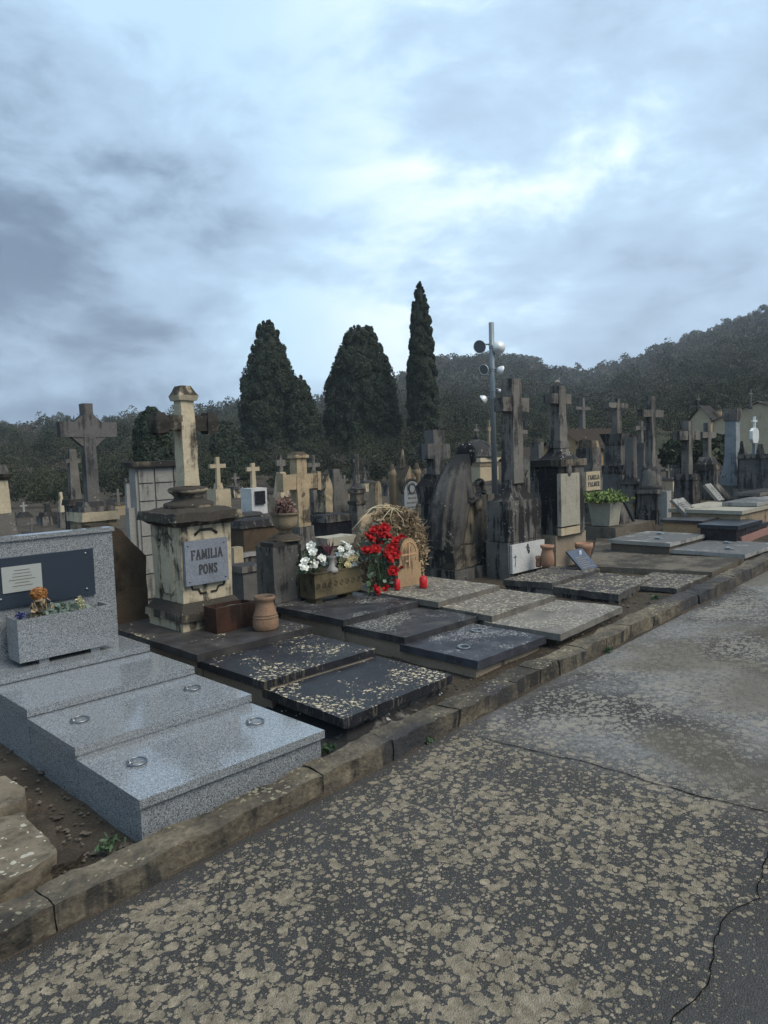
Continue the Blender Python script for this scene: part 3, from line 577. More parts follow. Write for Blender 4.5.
for s_ in(-1,1):
    x0=PC[0]+s_*.05; x1=PC[0]+s_*.17; x2=PC[0]+s_*.27; h=(za1-za0)
    mb=MB().box(min(x0,x1),max(x0,x1),PC[1]-.055,PC[1]+.055,za0+.012,za1-.012)
    mb.frus(((x1+x2)/2,PC[1]),za0-.012,za0+h*.6,abs(x2-x1)*.9,.13,abs(x2-x1)*1.25,.15); mb.frus(((x1+x2)/2,PC[1]),za0+h*.6,za1+.012,abs(x2-x1)*1.25,.15,abs(x2-x1)*.7,.09)
    t.p('cross_arm',mb,'crust',bev=.018,rough=.016,cell=.025)
yp=PC[1]-.225; a=W(184,542,Y=yp-.03); b=W(229,581,Y=yp-.03); b0=W(185.5,587,Y=yp-.03)
x0,x1=a.x,b.x; zt_,zb_=a.z,b0.z
pq=t.p('name_plaque',MB().box(x0,x1,yp-.032,yp-.004,zb_,zt_),'plaque',bev=.002)
mb=MB(); hh=(zt_-zb_); text(mb,'FAMILIA',x0+.055,zt_-hh*.42,hh*.20,yp-.0322,th=.17,width=(x1-x0)*.72); text(mb,'PONS',x0+.115,zt_-hh*.76,hh*.20,yp-.0322,th=.17,width=(x1-x0)*.42); t.p('lettering',mb,'ink',pq)
for fx,fz in((.08,.1),(.92,.1),(.08,.9),(.92,.9)): t.p('bolt',MB().ball((x0+fx*(x1-x0),yp-.033,zb_+fz*hh),.008,.006,.008,8),'steel',pq)
# rusty box planter
def cbox(cx,row,Y,rx,lx):
    c=W(cx,row,Y=Y); return c.x,W(rx,row,Y=Y).x,Y,W(lx,row,X=c.x).y,c.z
c=W(217,634,Z=.303); X0=c.x; Y0=c.y; X1=W(256,626,Y=Y0).x; Y1=Y0+.17; zt=zrow(X0,Y0,609)
t=T('brown_planter','empty dark brown rectangular planter beside the clay vase','planter',((X0+X1)/2,Y0+.08,.302))
mb=MB(); mb.box(X0,X1,Y0,Y0+.015,.303,zt); mb.box(X0,X1,Y1-.015,Y1,.303,zt); mb.box(X0,X0+.015,Y0+.0155,Y1-.0155,.303,zt); mb.box(X1-.015,X1,Y0+.0155,Y1-.0155,.303,zt); t.p('box',mb,'rust',bev=.002,rough=.002)
t.p('earth',MB().box(X0+.016,X1-.016,Y0+.016,Y1-.016,.303,zt-.025),'soil',rough=.01,cell=.03)
c=W(266,629,Z=.302); z1=zrow(c.x,c.y,595.5); H=z1-.302; s_=(c.x*FW[0]+c.y*FW[1])/F
mb=MB().lathe([(12*s_,.302),(13.2*s_,.302+H*.12),(13*s_,.302+H*.3),(10.5*s_,.302+H*.6),(8.6*s_,.302+H*.80),(9*s_,.302+H*.84),(10.6*s_,.302+H*.90),(10.9*s_,.302+H*.97),(10*s_,.302+H),(8.3*s_,.302+H*.98),(7.5*s_,.302+H*.8),(8*s_,.302+H*.55)],(c.x,c.y),32)
mb.ring((c.x,c.y,.302+H*.38),12.6*s_,.004,40,6); mb.ring((c.x,c.y,.302+H*.46),12.0*s_,.003,40,6)
solo('clay_vase','terracotta vase with flared rim standing on the dark platform','vase',mb,'terra2',(c.x,c.y,.302),rough=.0015,cell=.02)
# tomb D
t=T('flat_tomb','low tomb of three stepped dark lids carrying the flower trough at its back','tomb',(4.2,4.1,G(4.2,4.1)))
mb=MB(); mb.box(3.80,4.56,2.97,3.64,.02,.17); mb.box(3.81,4.62,3.62,4.3,.02,.22); mb.box(3.79,4.60,4.26,5.32,.02,.27); t.p('base',mb,'plaster',rough=.004,cell=.1)
o=t.p('lid',MB().box(3.765,4.59,2.925,3.63,.168,.222),'lidfine',bev=.006,rough=.003,label='near lid, blackest, with two iron rings')
rings(t,o,3.765+.2,3.20,.222,'galv'); rings(t,o,4.40,3.42,.222,'galv')
t.p('lid',MB().box(3.785,4.665,3.60,4.28,.218,.27),'lidfew',bev=.006,rough=.003)
t.p('lid',MB().box(3.75,4.62,4.22,5.36,.268,.322),'lidfew',bev=.006,rough=.004)
# urn pedestal
Yp=5.10; X0,X1,_,Y1,_=cbox(274.5,590,Yp,303,257.5); zt=zrow(X0,Yp,548)
cc=((X0+X1)/2,(Yp+Y1)/2)
t=T('urn_pedestal','black streaked square pedestal carrying the stone urn','pedestal',(cc[0],cc[1],G(*cc)))
w_=X1-X0; d_=Y1-Yp
t.p('foot',MB().frus(cc,G(*cc)-.05,zrow(X0,Yp,604),w_+.05,d_+.05),'black',bev=.01,rough=.005)
t.p('shaft',MB().frus(cc,zrow(X0,Yp,604),zt,w_,d_),'black',bev=.012,rough=.005)
t.p('top',MB().frus(cc,zt,zt+.035,w_*.9,d_*.9,w_*.86,d_*.86),'crust',bev=.01,rough=.004)
zt+=.035; c=W(286,545,Y=cc[1]); cu=(c.x,cc[1]); s_=(cu[0]*FW[0]+cu[1]*FW[1])/F; zq=zrow(cu[0],cu[1],512); H=zq-zt
t=T('stone_urn','grey stone urn with wide rim on the black pedestal','urn',(cu[0],cu[1],zt))
t.p('bowl',MB().lathe([(17*s_,zt),(17*s_,zt+H*.08),(13*s_,zt+H*.10),(13*s_,zt+H*.17),(8*s_,zt+H*.22),(6*s_,zt+H*.30),(7*s_,zt+H*.36),(11*s_,zt+H*.48),(12.5*s_,zt+H*.7),(13*s_,zt+H*.9),(14.8*s_,zt+H*.93),(15*s_,zt+H),(12.5*s_,zt+H),(11.5*s_,zt+H*.85)],cu,28),'tan',rough=.003,cell=.03)
pts=[(cu[0]+random.gauss(0,4.0*s_),cu[1]+random.gauss(0,4*s_),zt+H*.95+abs(random.gauss(0,6*s_))) for _ in range(750)]
solo('heather_plant','dry pinkish heather plant growing in the stone urn','plant',MB().cards(pts,.028,1.8,.7),'heather',(cu[0],cu[1],zt+H*.9))
# flower trough
ft=.322; Yt=4.86
c=W(315,598,Y=Yt); X0=W(315,590,Y=Yt).x; X1=W(361,585,Y=Yt).x; Y1=W(300,585,X=X0).y; zb=.362; zt=zrow(X0,Yt,574)
t=T('carved_trough','mossy carved stone flower trough raised on two feet','planter',((X0+X1)/2,(Yt+Y1)/2,ft))
mb=MB(); mb.box(X0,X1,Yt,Yt+.02,zb,zt); mb.box(X0,X1,Y1-.02,Y1,zb,zt); mb.box(X0,X0+.02,Yt+.0205,Y1-.0205,zb,zt); mb.box(X1-.02,X1,Yt+.0205,Y1-.0205,zb,zt); mb.box(X0+.021,X1-.021,Yt+.021,Y1-.021,zb,zb+.02); tr=t.p('trough',mb,'carved',bev=.003,rough=.003,cell=.03)
mb=MB()
for k in range(8):
    xa=X0+(k+.5)*(X1-X0)/8; 
    for j in range(2): mb.tube([(xa+.022*math.cos(a)*(1-a/9),Yt-.001,(zb+zt)/2+.028*math.sin(a)*(1-a/9)*(1 if j else -1)) for a in [i*.5 for i in range(13)]],.0035,5)
mb.tube([(X0,Yt-.001,zt-.008),(X1,Yt-.001,zt-.008)],.005,5); mb.tube([(X0,Yt-.001,zb+.008),(X1,Yt-.001,zb+.008)],.005,5); t.p('carved_scrolls',mb,'carved',tr)
for fx in(.06,.72): t.p('foot',MB().box(X0+fx*(X1-X0),X0+fx*(X1-X0)+.07,Yt+.03,Y1-.03,ft+.001,zb-.001),'carved',bev=.004)
t.p('earth',MB().box(X0+.022,X1-.022,Yt+.022,Y1-.022,zb+.021,zt-.02),'soil',rough=.01,cell=.03)
def rose(mb,c,r,ax=None):
    U_=Vector(ax or (random.gauss(-.35,.3),random.gauss(-.6,.3),.6)).normalized(); A_=U_.orthogonal().normalized(); B_=U_.cross(A_)
    mb.ball(Vector(c)-U_*r*.1,r*.5,r*.5,r*.5,10,.3,random.random()*9)
    for ring_,(n,tilt,s) in enumerate(((5,.9,.75),(6,.45,.95),(5,.1,1.05))):
        for k in range(n):
            a=2*math.pi*(k+.5*ring_)/n+random.uniform(-.2,.2); o=A_*math.cos(a)+B_*math.sin(a); u=U_; tng=B_*math.cos(a)-A_*math.sin(a); p=Vector(c)+o*r*.35-u*r*.25
            q=o*math.cos(tilt*1.2)+u*math.sin(tilt*1.2+.25)
            mb.add([p-tng*r*.25*s,p+q*r*.4*s-tng*r*.5*s,p+q*r*.85*s-tng*r*.28*s+o*r*.06,p+q*r*.85*s+tng*r*.28*s+o*r*.06,p+q*r*.4*s+tng*r*.5*s,p+tng*r*.25*s],[(0,1,2,3,4,5)],True)
def bouquet(name,label,cat,px_list,Y,r,pm,lm,base,n=120,extra=None,loc=None,spread=.03):
    b=W(base[0],base[1],Y=Y); t=T(name,label,cat,(b.x,Y,b.z)); C=[]
    for it in px_list:
        px_,py_=it[:2]; p=W(px_,py_,Y=Y+random.uniform(-.05,.04)); C.append(p); mb=MB(); rose(mb,p,r*random.uniform(.85,1.1)); t.p('flower',mb,it[2] if len(it)>2 else pm)
    mb=MB()
    for p in C: mb.tube([b+Vector((0,0,-.02)),(b+p)/2+Vector((random.uniform(-.01,.01),.01,0)),p],.003,5)
    t.p('stem',mb,'leaf')
    pts=[tuple(p+Vector((random.gauss(0,spread),random.gauss(.05,.02),random.gauss(-spread*1.1,spread*.8)))) for p in C for _ in range(n//len(C))]
    t.p('leaves',MB().cards(pts,.034,1.5,.1),lm); return t
bouquet('white_roses','bunch of white artificial roses at the left of the carved trough','flowers',[(311,546),(313,552),(305,561),(314,564),(322,558),(324,564),(304,567)],4.93,.034,'petalw','leaf',(314,574),110)
bouquet('white_yellow_roses','bunch of white and cream roses at the right of the carved trough','flowers',[(344,543),(341,549),(348,547),(339,554),(351,553),(346,555),(343,561,'petaly'),(350,559,'petaly'),(355,558,'petaly'),(342,567,'petaly'),(348,565,'petaly'),(353,566)],4.93,.030,'petalw','leaf',(346,574),90)
b=W(332,573,Y=4.90); zq=zrow(b.x,b.y,556); H=zq-b.z; s_=(b.x*FW[0]+b.y*FW[1])/F
solo('white_vase','small white round bellied vase standing in the carved trough','vase',MB().lathe([(5*s_,b.z),(6.8*s_,b.z+H*.1),(6*s_,b.z+H*.25),(3.2*s_,b.z+H*.38),(2.6*s_,b.z+H*.6),(3*s_,b.z+H*.85),(4.6*s_,b.z+H*.97),(4.4*s_,b.z+H),(2.5*s_,b.z+H*.9)],(b.x,b.y),20),'whitegrey',tuple(b))
b=W(330,556,Y=4.93); mb=MB()
for k in range(9):
    a=random.uniform(-1,1); e=W(327+random.uniform(-8,7),540+random.uniform(-2,8),Y=4.93+random.uniform(-.03,.03)); d=(e-b); n_=Vector((d.z,0,-d.x)).normalized()*.012
    mb.add([b,b+d*.4-n_,e,b+d*.5+n_],[(0,1,2,3)])
solo('purple_arrangement','dark purple fabric petals standing in the white vase','flowers',mb,'purple',tuple(b))
# straw wreath
wc=W(388,592,Z=.33); 
Yw=4.98; wc=W(388,588,Y=Yw); zt=zrow(wc.x,Yw,505); zb=.33; hw=(W(427,550,Y=Yw).x-W(352,550,Y=Yw).x)/2*.86; xm=(W(427,550,Y=Yw).x+W(352,550,Y=Yw).x)/2
t=T('dried_wreath','large mound of dried brown wreath greenery leaning behind the red flowers','wreath',(xm,Yw,.322))
mb=MB(); mb.ball((xm,Yw+.06,zb+(zt-zb)*.45),hw*.86,.13,(zt-zb)*.50,20,.35,3); t.p('core',mb,'straw',rough=.02,cell=.05)
mb=MB(); pts=[];dr=[]
for k in range(330):
    a=random.uniform(-.5,3.64); r=random.uniform(.45,1.0); cx_=xm+hw*r*math.cos(a); cz_=zb+(zt-zb)*(.40+.55*r*math.sin(a)); yy_=Yw-.06*math.sqrt(max(0,1-r*r*.8))-.03
    q=Vector((cx_,yy_+random.uniform(-.03,.05),cz_)); L=[q]; dd=Vector((-math.sin(a)*random.choice((-1,1))+random.gauss(0,.4),random.gauss(0,.3),math.cos(a)+random.gauss(0,.5))).normalized()
    for j in range(5): dd=(dd+Vector((random.gauss(0,.35),random.gauss(0,.25),random.gauss(0,.35)-.1))).normalized(); L.append(L[-1]+dd*.028)
    mb.tube(L,[.002,.003,.0025,.002,.0015,.001],4)
t.p('twigs',mb,'straw')
for k in range(6500):
    a=random.uniform(-.9,4.04); r=random.uniform(.2,1.04)**.6; pts.append((xm+hw*r*math.cos(a),Yw-.09*math.sqrt(max(0,1-r*r*.85))+random.gauss(0,.025),zb+(zt-zb)*(.40+.57*r*math.sin(a))))
pts=[p for p in pts if p[2]>.335]
t.p('dry_leaves',MB().cards(pts,.026,1.5,-.2),'straw')
mb=MB()
for (x0_,y0_),(x1_,y1_),(x2_,y2_) in (((352,530),(372,508),(393,508)),((378,525),(388,512),(393,508)),((391,528),(390,518),(393,508)),((402,532),(403,520),(393,508)),((404,516),(399,511),(393,508)),((365,512),(380,505),(393,508))):
    A=[W(x0_,y0_,Y=Yw-.10),W(x1_,y1_,Y=Yw-.13),W(x2_,y2_,Y=Yw-.12)]; mb.tube([A[0],(A[0]+A[1])/2+Vector((0,-.01,.012)),A[1],(A[1]+A[2])/2+Vector((0,0,.008)),A[2]],.0035,5)
t.p('pale_stems',mb,'strawpale')
# red bouquet
t=bouquet('red_flowers','tall bunch of red fabric flowers with green leaves in front of the dried wreath','flowers',[(374,530),(381,534),(388,536),(377,540),(370,537),(385,528),(392,548),(397,541),(385,552),(375,549),(367,550),(395,554),(389,558),(393,571),(399,568),(383,589),(377,590),(402,539)],Yw-.22,.048,'red','leafgrey',(382,588),420,spread=.045)
for k in range(26):
    p=W(random.uniform(367,392),random.uniform(556,590),Y=Yw-.2+random.uniform(-.05,.05)); mb=MB(); n_=Vector((random.gauss(0,.4),-1,random.gauss(0,.4))).normalized(); a=n_.orthogonal().normalized(); b=n_.cross(a); r=random.uniform(.022,.036)
    if p.z<.34: continue
    mb.add([p+(a*math.cos(q)*.75+b*math.sin(q))*r*(1 if i%4 else 1.25)+n_*(.006 if i%2 else 0) for i,q in enumerate([j*math.pi/4 for j in range(8)])],[tuple(range(8))],True); t.p('leaf',mb,'leaf' if k%3 else 'leafgrey')
# terracotta marker with cross
Ym=4.72; a=W(398,588,Y=Ym); b=W(421.5,586,Y=Ym); zt=zrow((a.x+b.x)/2,Ym,538); zb=.342; xm_=(a.x+b.x)/2; hw_=(b.x-a.x)/2
t=T('clay_marker','small orange stone grave marker with a carved cross beside the red flowers','grave marker',(xm_,Ym,zb))
sh=zb+(zt-zb)*.42; poly=[(xm_-hw_,zb),(xm_+hw_,zb),(xm_+hw_,sh),(xm_+hw_*.8,sh+.03)]+[(xm_+hw_*.8*math.cos(q),sh+.10+(zt-sh-.10)*math.sin(q)) for q in [j*math.pi/12 for j in range(13)]]+[(xm_-hw_*.8,sh+.03),(xm_-hw_,sh)]
st=t.p('slab',MB().prismy(poly,Ym,Ym+.06),'orange',bev=.004,rough=.002,cell=.03)
mb=MB(); cz=sh+.10; r=hw_*.62; zc=zt-hw_*.95
mb.tube([(xm_+r*math.cos(q),Ym-.001,zc+r*1.15*math.sin(q)) for q in [j*math.pi/12 for j in range(-2,15)]],.005,5)
mb.box(xm_-.008,xm_+.008,Ym-.006,Ym+.002,zc-.12,zc+r*1.1); mb.box(xm_-r,xm_+r,Ym-.0045,Ym+.001,zc-.008,zc+.008); mb.box(xm_-.05,xm_-.012,Ym-.004,Ym+.001,zc-.07,zc-.055)
t.p('carved_cross',mb,'markerstone',st)
for px_,py_,ww,lb in((397.5,590,6,'left'),(423.5,588,8,'right')):
    c=W(px_,py_,Y=Ym-.12 if lb=='left' else Ym-.06); z0=.343; c=W(px_,py_,Z=z0); zt=zrow(c.x,c.y,py_-10.5 if lb=='left' else py_-11); s_=(c.x*FW[0]+c.y*FW[1])/F
    tt=T('votive_candle','red votive candle between the flowers and the clay marker' if lb=='left' else 'red votive candle to the right of the clay marker','candle',(c.x,c.y,z0),'red votive candles around the clay marker')
    tt.p('cup',MB().lathe([(ww*.42*s_,z0),(ww*.5*s_,z0+.01),(ww*.5*s_,zt-.012),(ww*.42*s_,zt-.006)],(c.x,c.y),16),'redwax'); tt.p('cap',MB().lathe([(ww*.44*s_,zt-.006),(ww*.44*s_,zt),(ww*.3*s_,zt+.004)],(c.x,c.y),16),'redwax')
    if lb=='right':
        tt2=T('votive_candle','red votive candle touching the one right of the clay marker, slightly behind it','candle',(c.x+.06,c.y+.05,z0),'red votive candles around the clay marker')
        tt2.p('cup',MB().lathe([(.022,z0),(.025,z0+.01),(.025,zt-.008)],(c.x+.06,c.y+.05),16),'redwax'); tt2.p('cap',MB().lathe([(.022,zt-.008),(.022,zt-.002)],(c.x+.06,c.y+.05),16),'redwax')
# tomb E
t=T('pale_lid_tomb','tomb of three overlapping pale lichen covered lids reaching the kerb','tomb',(5.2,3.9,G(5.2,3.9)))
mb=MB(); mb.box(4.74,5.66,2.93,3.55,.05,.19); mb.box(4.68,5.6,3.5,4.1,.05,.24); mb.box(4.66,5.5,4.05,4.98,.05,.29); t.p('base',mb,'conc',rough=.006,cell=.08)
t.p('lid',MB().prism([(4.63,2.83),(5.76,2.92),(5.70,3.52),(4.62,3.52)],.193,.243),'lidpale2',bev=.006,rough=.004)
t.p('lid',MB().prism([(4.64,3.45),(5.64,3.50),(5.62,4.10),(4.68,4.12)],.243,.293),'lidpale',bev=.006,rough=.004)
t.p('lid',MB().prism([(4.63,4.0),(5.55,4.03),(5.55,5.1),(4.63,5.1)],.291,.341),'lidpale',bev=.006,rough=.004)
# tomb F : row of dark slabs
def quad(name,pts,z,thk,mat,t,**k):   # three corners in the image at height z, the fourth closes the parallelogram
    A,B,C=[W(x,y,Z=z) for x,y in pts]; D=B+C-A; return t.p(name,MB().prism([tuple(p)[:2] for p in (A,C,D,B)],z-thk,z),mat,**k),(A,B,C,D)
for lb,pts,z,mat,nm in(('black tomb slab in front of the white plaque monument',[(552,583),(503,579.5),(600,569)],.31,'liddark2','a'),('thick black tomb slab crusted with lichen beside the kerb',[(618.7,594.7),(551,586.5),(651,578)],.27,'liddark2','b'),('small flat black lichen slab between the crusted tomb and the concrete ramp',[(677,589),(622,584),(715,572)],.25,'liddark2','c')):
    A,B,C=[W(x,y,Z=z) for x,y in pts]; cen=(B+C)/2; t=T('dark_slab_tomb',lb,'tomb',(cen.x,cen.y,G(cen.x,cen.y)),'dark slab tombs between the pale lids and the concrete ramp')
    o,(A,B,C,D)=quad('lid',pts,z,.06 if nm!='c' else .04,mat,t,bev=.008,rough=.012 if nm=='b' else .007,cell=.05)
    q_=[cen+(p-cen)*.965 for p in (A,C,D,B)]; t.p('base',MB().prism([tuple(p)[:2] for p in q_],G(cen.x,cen.y)-.25,z-.06 if nm!='c' else z-.04),'black',rough=.004,cell=.1)
# concrete ramp G
LM=W(588,566,Z=.28); A=W(712,572,Z=.285); C=W(744,557.5,Z=.33); BL=W(598,530,Z=.37); BR=W(668,534,Z=.40)
mb=MB(); v=[]; n=8
for i in range(n+1):
    u=i/n; L_=LM.lerp(BL,u); R_=(A.lerp(C,.9)).lerp(BR,u) if i else C.copy(); 
    for k in range(5):
        q_=L_.lerp(R_,k/4) if i else (LM.lerp(A,k/3) if k<4 else C); z_=q_.z-.05*math.sin(u*math.pi) ; v.append((q_.x,q_.y,z_))
f=[(i*5+k,i*5+k+1,(i+1)*5+k+1,(i+1)*5+k) for i in range(n) for k in range(4)]; m_=len(v); v2=[(a_,b_,c_-.4) for a_,b_,c_ in v]
f+=[tuple(j+m_ for j in reversed(q)) for q in f]; rim=[k for k in range(5)]+[i*5+4 for i in range(1,n+1)]+[n*5+k for k in (3,2,1,0)]+[i*5 for i in range(n-1,0,-1)]
f+=[(rim[i],rim[i]+m_,rim[(i+1)%len(rim)]+m_,rim[(i+1)%len(rim)]) for i in range(len(rim))]
mb.add(v+v2,f); solo('concrete_ramp','wide bare concrete grave surface rising gently behind the kerb','tomb',mb,'conc',(8.,3.9,.2),rough=.005,cell=.1)
print('ramp',LM,A,C,BL,BR, 'I',W(740,533,Z=.42),W(700,533,Z=.42),W(768,535,Z=.42),W(660,529,Z=.40),W(694,521,Z=.45),W(731,512,Z=.5),W(735,499,Z=.5))
# tomb H : white slabs with handles
t=T('white_slab_tomb','tomb with two stepped greyish white slabs and dark handles above the kerb','tomb',(8.95,3.8,G(9,3.8)))
def hslab(X0,X1,Y0,Y1,z,mat='whitegrey'):
    o=t.p('lid',MB().prism([(X0,Y0),(X1,Y0),(X1,Y1),(X0,Y1)],z-.045,z),mat,bev=.005,rough=.003)
    for fx,fy in((.3,.35),(.75,.6)):
        cx_,cy_=X0+fx*(X1-X0),Y0+fy*(Y1-Y0); t.p('handle',MB().ring((cx_,cy_,z+.012),.04,.008,14,6,.15).box(cx_-.06,cx_-.03,cy_-.03,cy_+.03,z-.001,z+.022),'galv',o)
A=W(745,555,Z=.355); B=W(680,543.5,Z=.40); print('H',A,B)
hslab(A.x,A.x+1.15,A.y,A.y+.82,.36); A2=W(670,543,Z=.42); hslab(A2.x-.1,A2.x+1.0,A.y+.85,A.y+1.65,.43)
t.p('base',MB().box(A.x+.03,A.x+1.12,A.y+.03,A.y+.86,.1,.315).box(A2.x-.07,A2.x+.97,A.y+.87,A.y+1.62,.1,.385),'conc',rough=.004)
# rubble block at bottom left
def pz(l,z): return [tuple(W(x,y,Z=z))[:2] for x,y in l]
t=T('rubble_grave','broken pale rough stone grave edge with mortar at the left of the kerb','grave edging',(.7,3.2,G(.7,3.2)))
t.p('slab',MB().prism(pz([(-60,905),(33,868),(56,853),(47,838),(20,812),(-60,825)],.09),-.1,.085),'rubble',bev=.006,rough=.016,cell=.03)
t.p('slab',MB().prism(pz([(-60,828),(0,806),(24,800),(26,788),(4,775),(-60,790)],.11),-.1,.105),'rubble',bev=.006,rough=.016,cell=.03)
t.p('mortar_edge',MB().prism(pz([(-60,778),(8,776),(22,800),(34,800),(50,822),(62,846),(86,850),(78,862),(50,872),(20,888),(-60,912)],.03),-.1,.03),'dirt',bev=.02,rough=.03,cell=.03)

# ================================================================ MONUMENTS
# statue group -------------------------------------------------------------
Ys=4.98; X0,X1,_,Y1,zc_=cbox(454.5,578,Ys,501,431)
gz=G(X0,Ys); c=((X0+X1)/2,(Ys+Y1)/2); zs=zrow(X0,Ys,571.5)
t=T('statue','weathered statue of a hooded mourner in a long cloak bowing beside a wreathed pillar','statue',(c[0],c[1],gz))
t.p('step',MB().box(X0,X1,Ys,Y1,gz-.2,zs),'black',bev=.01,rough=.006)
bx0=W(458,560,Y=Ys+.06).x; bx0=X0+.06; bx1=W(492,560,Y=Ys+.06).x; zb_=zrow(bx0,Ys+.06,547.5)
t.p('block',MB().frus(((bx0+bx1)/2,(Ys+.06+Y1-.05)/2),zs,zb_,bx1-bx0,Y1-Ys-.11,(bx1-bx0)*.97,(Y1-Ys-.11)*.95),'crust',bev=.03,rough=.03,cell=.05)
# draped figure : stacked folded sections
def section(c,rx,ry,folds,amp,ph,n=56,rot=0.):
    v=[]
    for k in range(n):
        a=2*math.pi*k/n; q=1+amp*1.5*(abs(math.sin(folds*.5*a+ph))**.6-.6)+amp*.5*math.sin((folds+4)*a+ph*2+1.)
        x=rx*q*math.cos(a); y=ry*q*math.sin(a); v.append((c[0]+x*math.cos(rot)-y*math.sin(rot),c[1]+x*math.sin(rot)+y*math.cos(rot),c[2]))
    return v
def loft(mb,secs):
    n=len(secs[0]); v=[p for s_ in secs for p in s_]; f=[(i*n+k,i*n+(k+1)%n,(i+1)*n+(k+1)%n,(i+1)*n+k) for i in range(len(secs)-1) for k in range(n)]+[tuple(range(n-1,-1,-1)),tuple(range((len(secs)-1)*n,len(secs)*n))]
    return mb.add(v,f,True)
Yf=5.28
def fp(px,py): return W(px,py,Y=Yf)
pxm=(fp(470,500).x-fp(460,500).x)/10
def drape(name,rows,mat,folds=8,dy=0.,ph=.5,parent=None):
    secs=[]
    N_=len(rows); 
    for i in range((N_-1)*3+1):
        u=i/3; k=min(int(u),N_-2); w_=u-k; A_,B_=rows[k],rows[k+1]; py,px_,rx,ry,am=[A_[j]*(1-w_)+B_[j]*w_ for j in range(5)]
        p=fp(px_,py); secs.append(section((p.x,Yf+dy,p.z),rx*pxm,ry*pxm,folds,am,ph+i*.05))
    mb=MB(); loft(mb,secs); return t.p(name,mb,mat,parent,rough=.005,cell=.03)
drape('cloak',[(549,445,10,9,.16),(535,446,11,9.5,.17),(518,448,12,10,.17),(500,451,12,10,.15),(484,453.5,11,9.5,.13),(472,456,9.5,8.5,.09),(465,458,8,7.2,.06),(459,461,5.5,5.8,.03),(454,463.5,4.5,5,.02)],'statuestone',11)
drape('robe',[(549,457,14,7,.13),(540,459,12,6.8,.15),(528,461.5,9.5,6.3,.15),(514,464,7.5,6,.12),(498,465,7,5.6,.08),(484,463,6.5,6,.05)],'robe',13,-.02,1.2)
drape('robe_fold',[(548,468,4.5,5,.16),(530,468.5,4.2,4.6,.16),(512,469,4,4.3,.12),(500,469,3.4,4,.06)],'grey',9,-.06,.2)
# hooded head bowed to the right, with a face
hood_c=fp(466,454); r=6.6*pxm; mb=MB(); hv=[]; n=26; m=18; fd=Vector((.74,-.55,-.38)).normalized()
for i in range(m+1):
    th=math.pi*i/m
    for k in range(n):
        a=2*math.pi*k/n; d=Vector((math.sin(th)*math.cos(a),math.sin(th)*math.sin(a),math.cos(th))); fr=max(0,d.dot(fd)); q=1.-.42*max(0,fr-.72)/.28+.07*mnoise.noise(d*4)+.05*math.sin(a*9)*max(0,-d.z+.3)
        if d.z<0: q*=1+.10*(-d.z)
        hv.append((hood_c.x+r*.92*q*d.x,hood_c.y+r*.92*q*d.y,hood_c.z+r*1.12*q*d.z))
mb.add(hv,[(i*n+k,(i+1)*n+k,(i+1)*n+(k+1)%n,i*n+(k+1)%n) for i in range(m) for k in range(n)],True)
hood=t.p('hood',mb,'blackspot',rough=.006,cell=.025)
fc=hood_c+fd*r*.50+Vector((0,0,-r*.08)); mb=MB().ball(fc,r*.5,r*.5,r*.64,16); sd_=fd.cross(Vector((0,0,1))).normalized()
mb.ball(fc+fd*r*.48-Vector((0,0,r*.05)),r*.1,r*.1,r*.2,8); mb.ball(fc+fd*r*.42-Vector((0,0,r*.32)),r*.16,r*.12,r*.05,8)
for s_ in(-1,1): mb.ball(fc+fd*r*.40+sd_*s_*r*.2+Vector((0,0,r*.12)),r*.09,r*.08,r*.06,8)
t.p('face',mb,'statuestone',hood)
# bent arm under the cloak, sleeve and hand
A=fp(455.5,470)+Vector((0,-.07,0)); B=fp(456.5,486)+Vector((0,-.13,0)); C_=fp(459.5,499)+Vector((0,-.15,0)); E_=fp(467,496)+Vector((0,-.15,0)); H_=fp(473,491)+Vector((0,-.11,0))
mb=MB().tube([A,A.lerp(B,.5),B,C_],[.055,.072,.075,.066],16); mb.ball(C_,.068,.06,.066,12,.2); mb.ball(A,.056,.06,.06,12); t.p('upper_sleeve',mb,'statuestone',rough=.008,cell=.03)
mb=MB().tube([C_,C_.lerp(E_,.5),E_],[.062,.055,.042],14); t.p('sleeve',mb,'statuestone',rough=.006,cell=.03)
mb=MB().tube([E_+Vector((-.02,-.02,-.02)),E_+Vector((-.022,-.03,-.09)),E_+Vector((-.025,-.03,-.17))],[.042,.05,.03],12); t.p('hanging_cuff',mb,'robe',rough=.006,cell=.03)
mb=MB().tube([E_,E_.lerp(H_,.6)],[.026,.022],10); C=E_.lerp(H_,.75); mb.ball(C,.028,.022,.014,10); t.p('forearm',mb,'statuestone')
mb=MB()
for k in range(4): q=C+Vector((.02,-.018+.012*k,.004)); mb.tube([q,q+Vector((.02+.003*(1-abs(k-1.5)),0,.001)),q+Vector((.036+.004*(1-abs(k-1.5)),0,-.010)),q+Vector((.040,0,-.022))],[.0065,.006,.0055,.004],7)
q=C+Vector((.005,-.025,.0)); mb.tube([q,q+Vector((.014,-.012,.0)),q+Vector((.028,-.013,-.008))],[.007,.006,.0045],7); t.p('hand',mb,'statuestone')
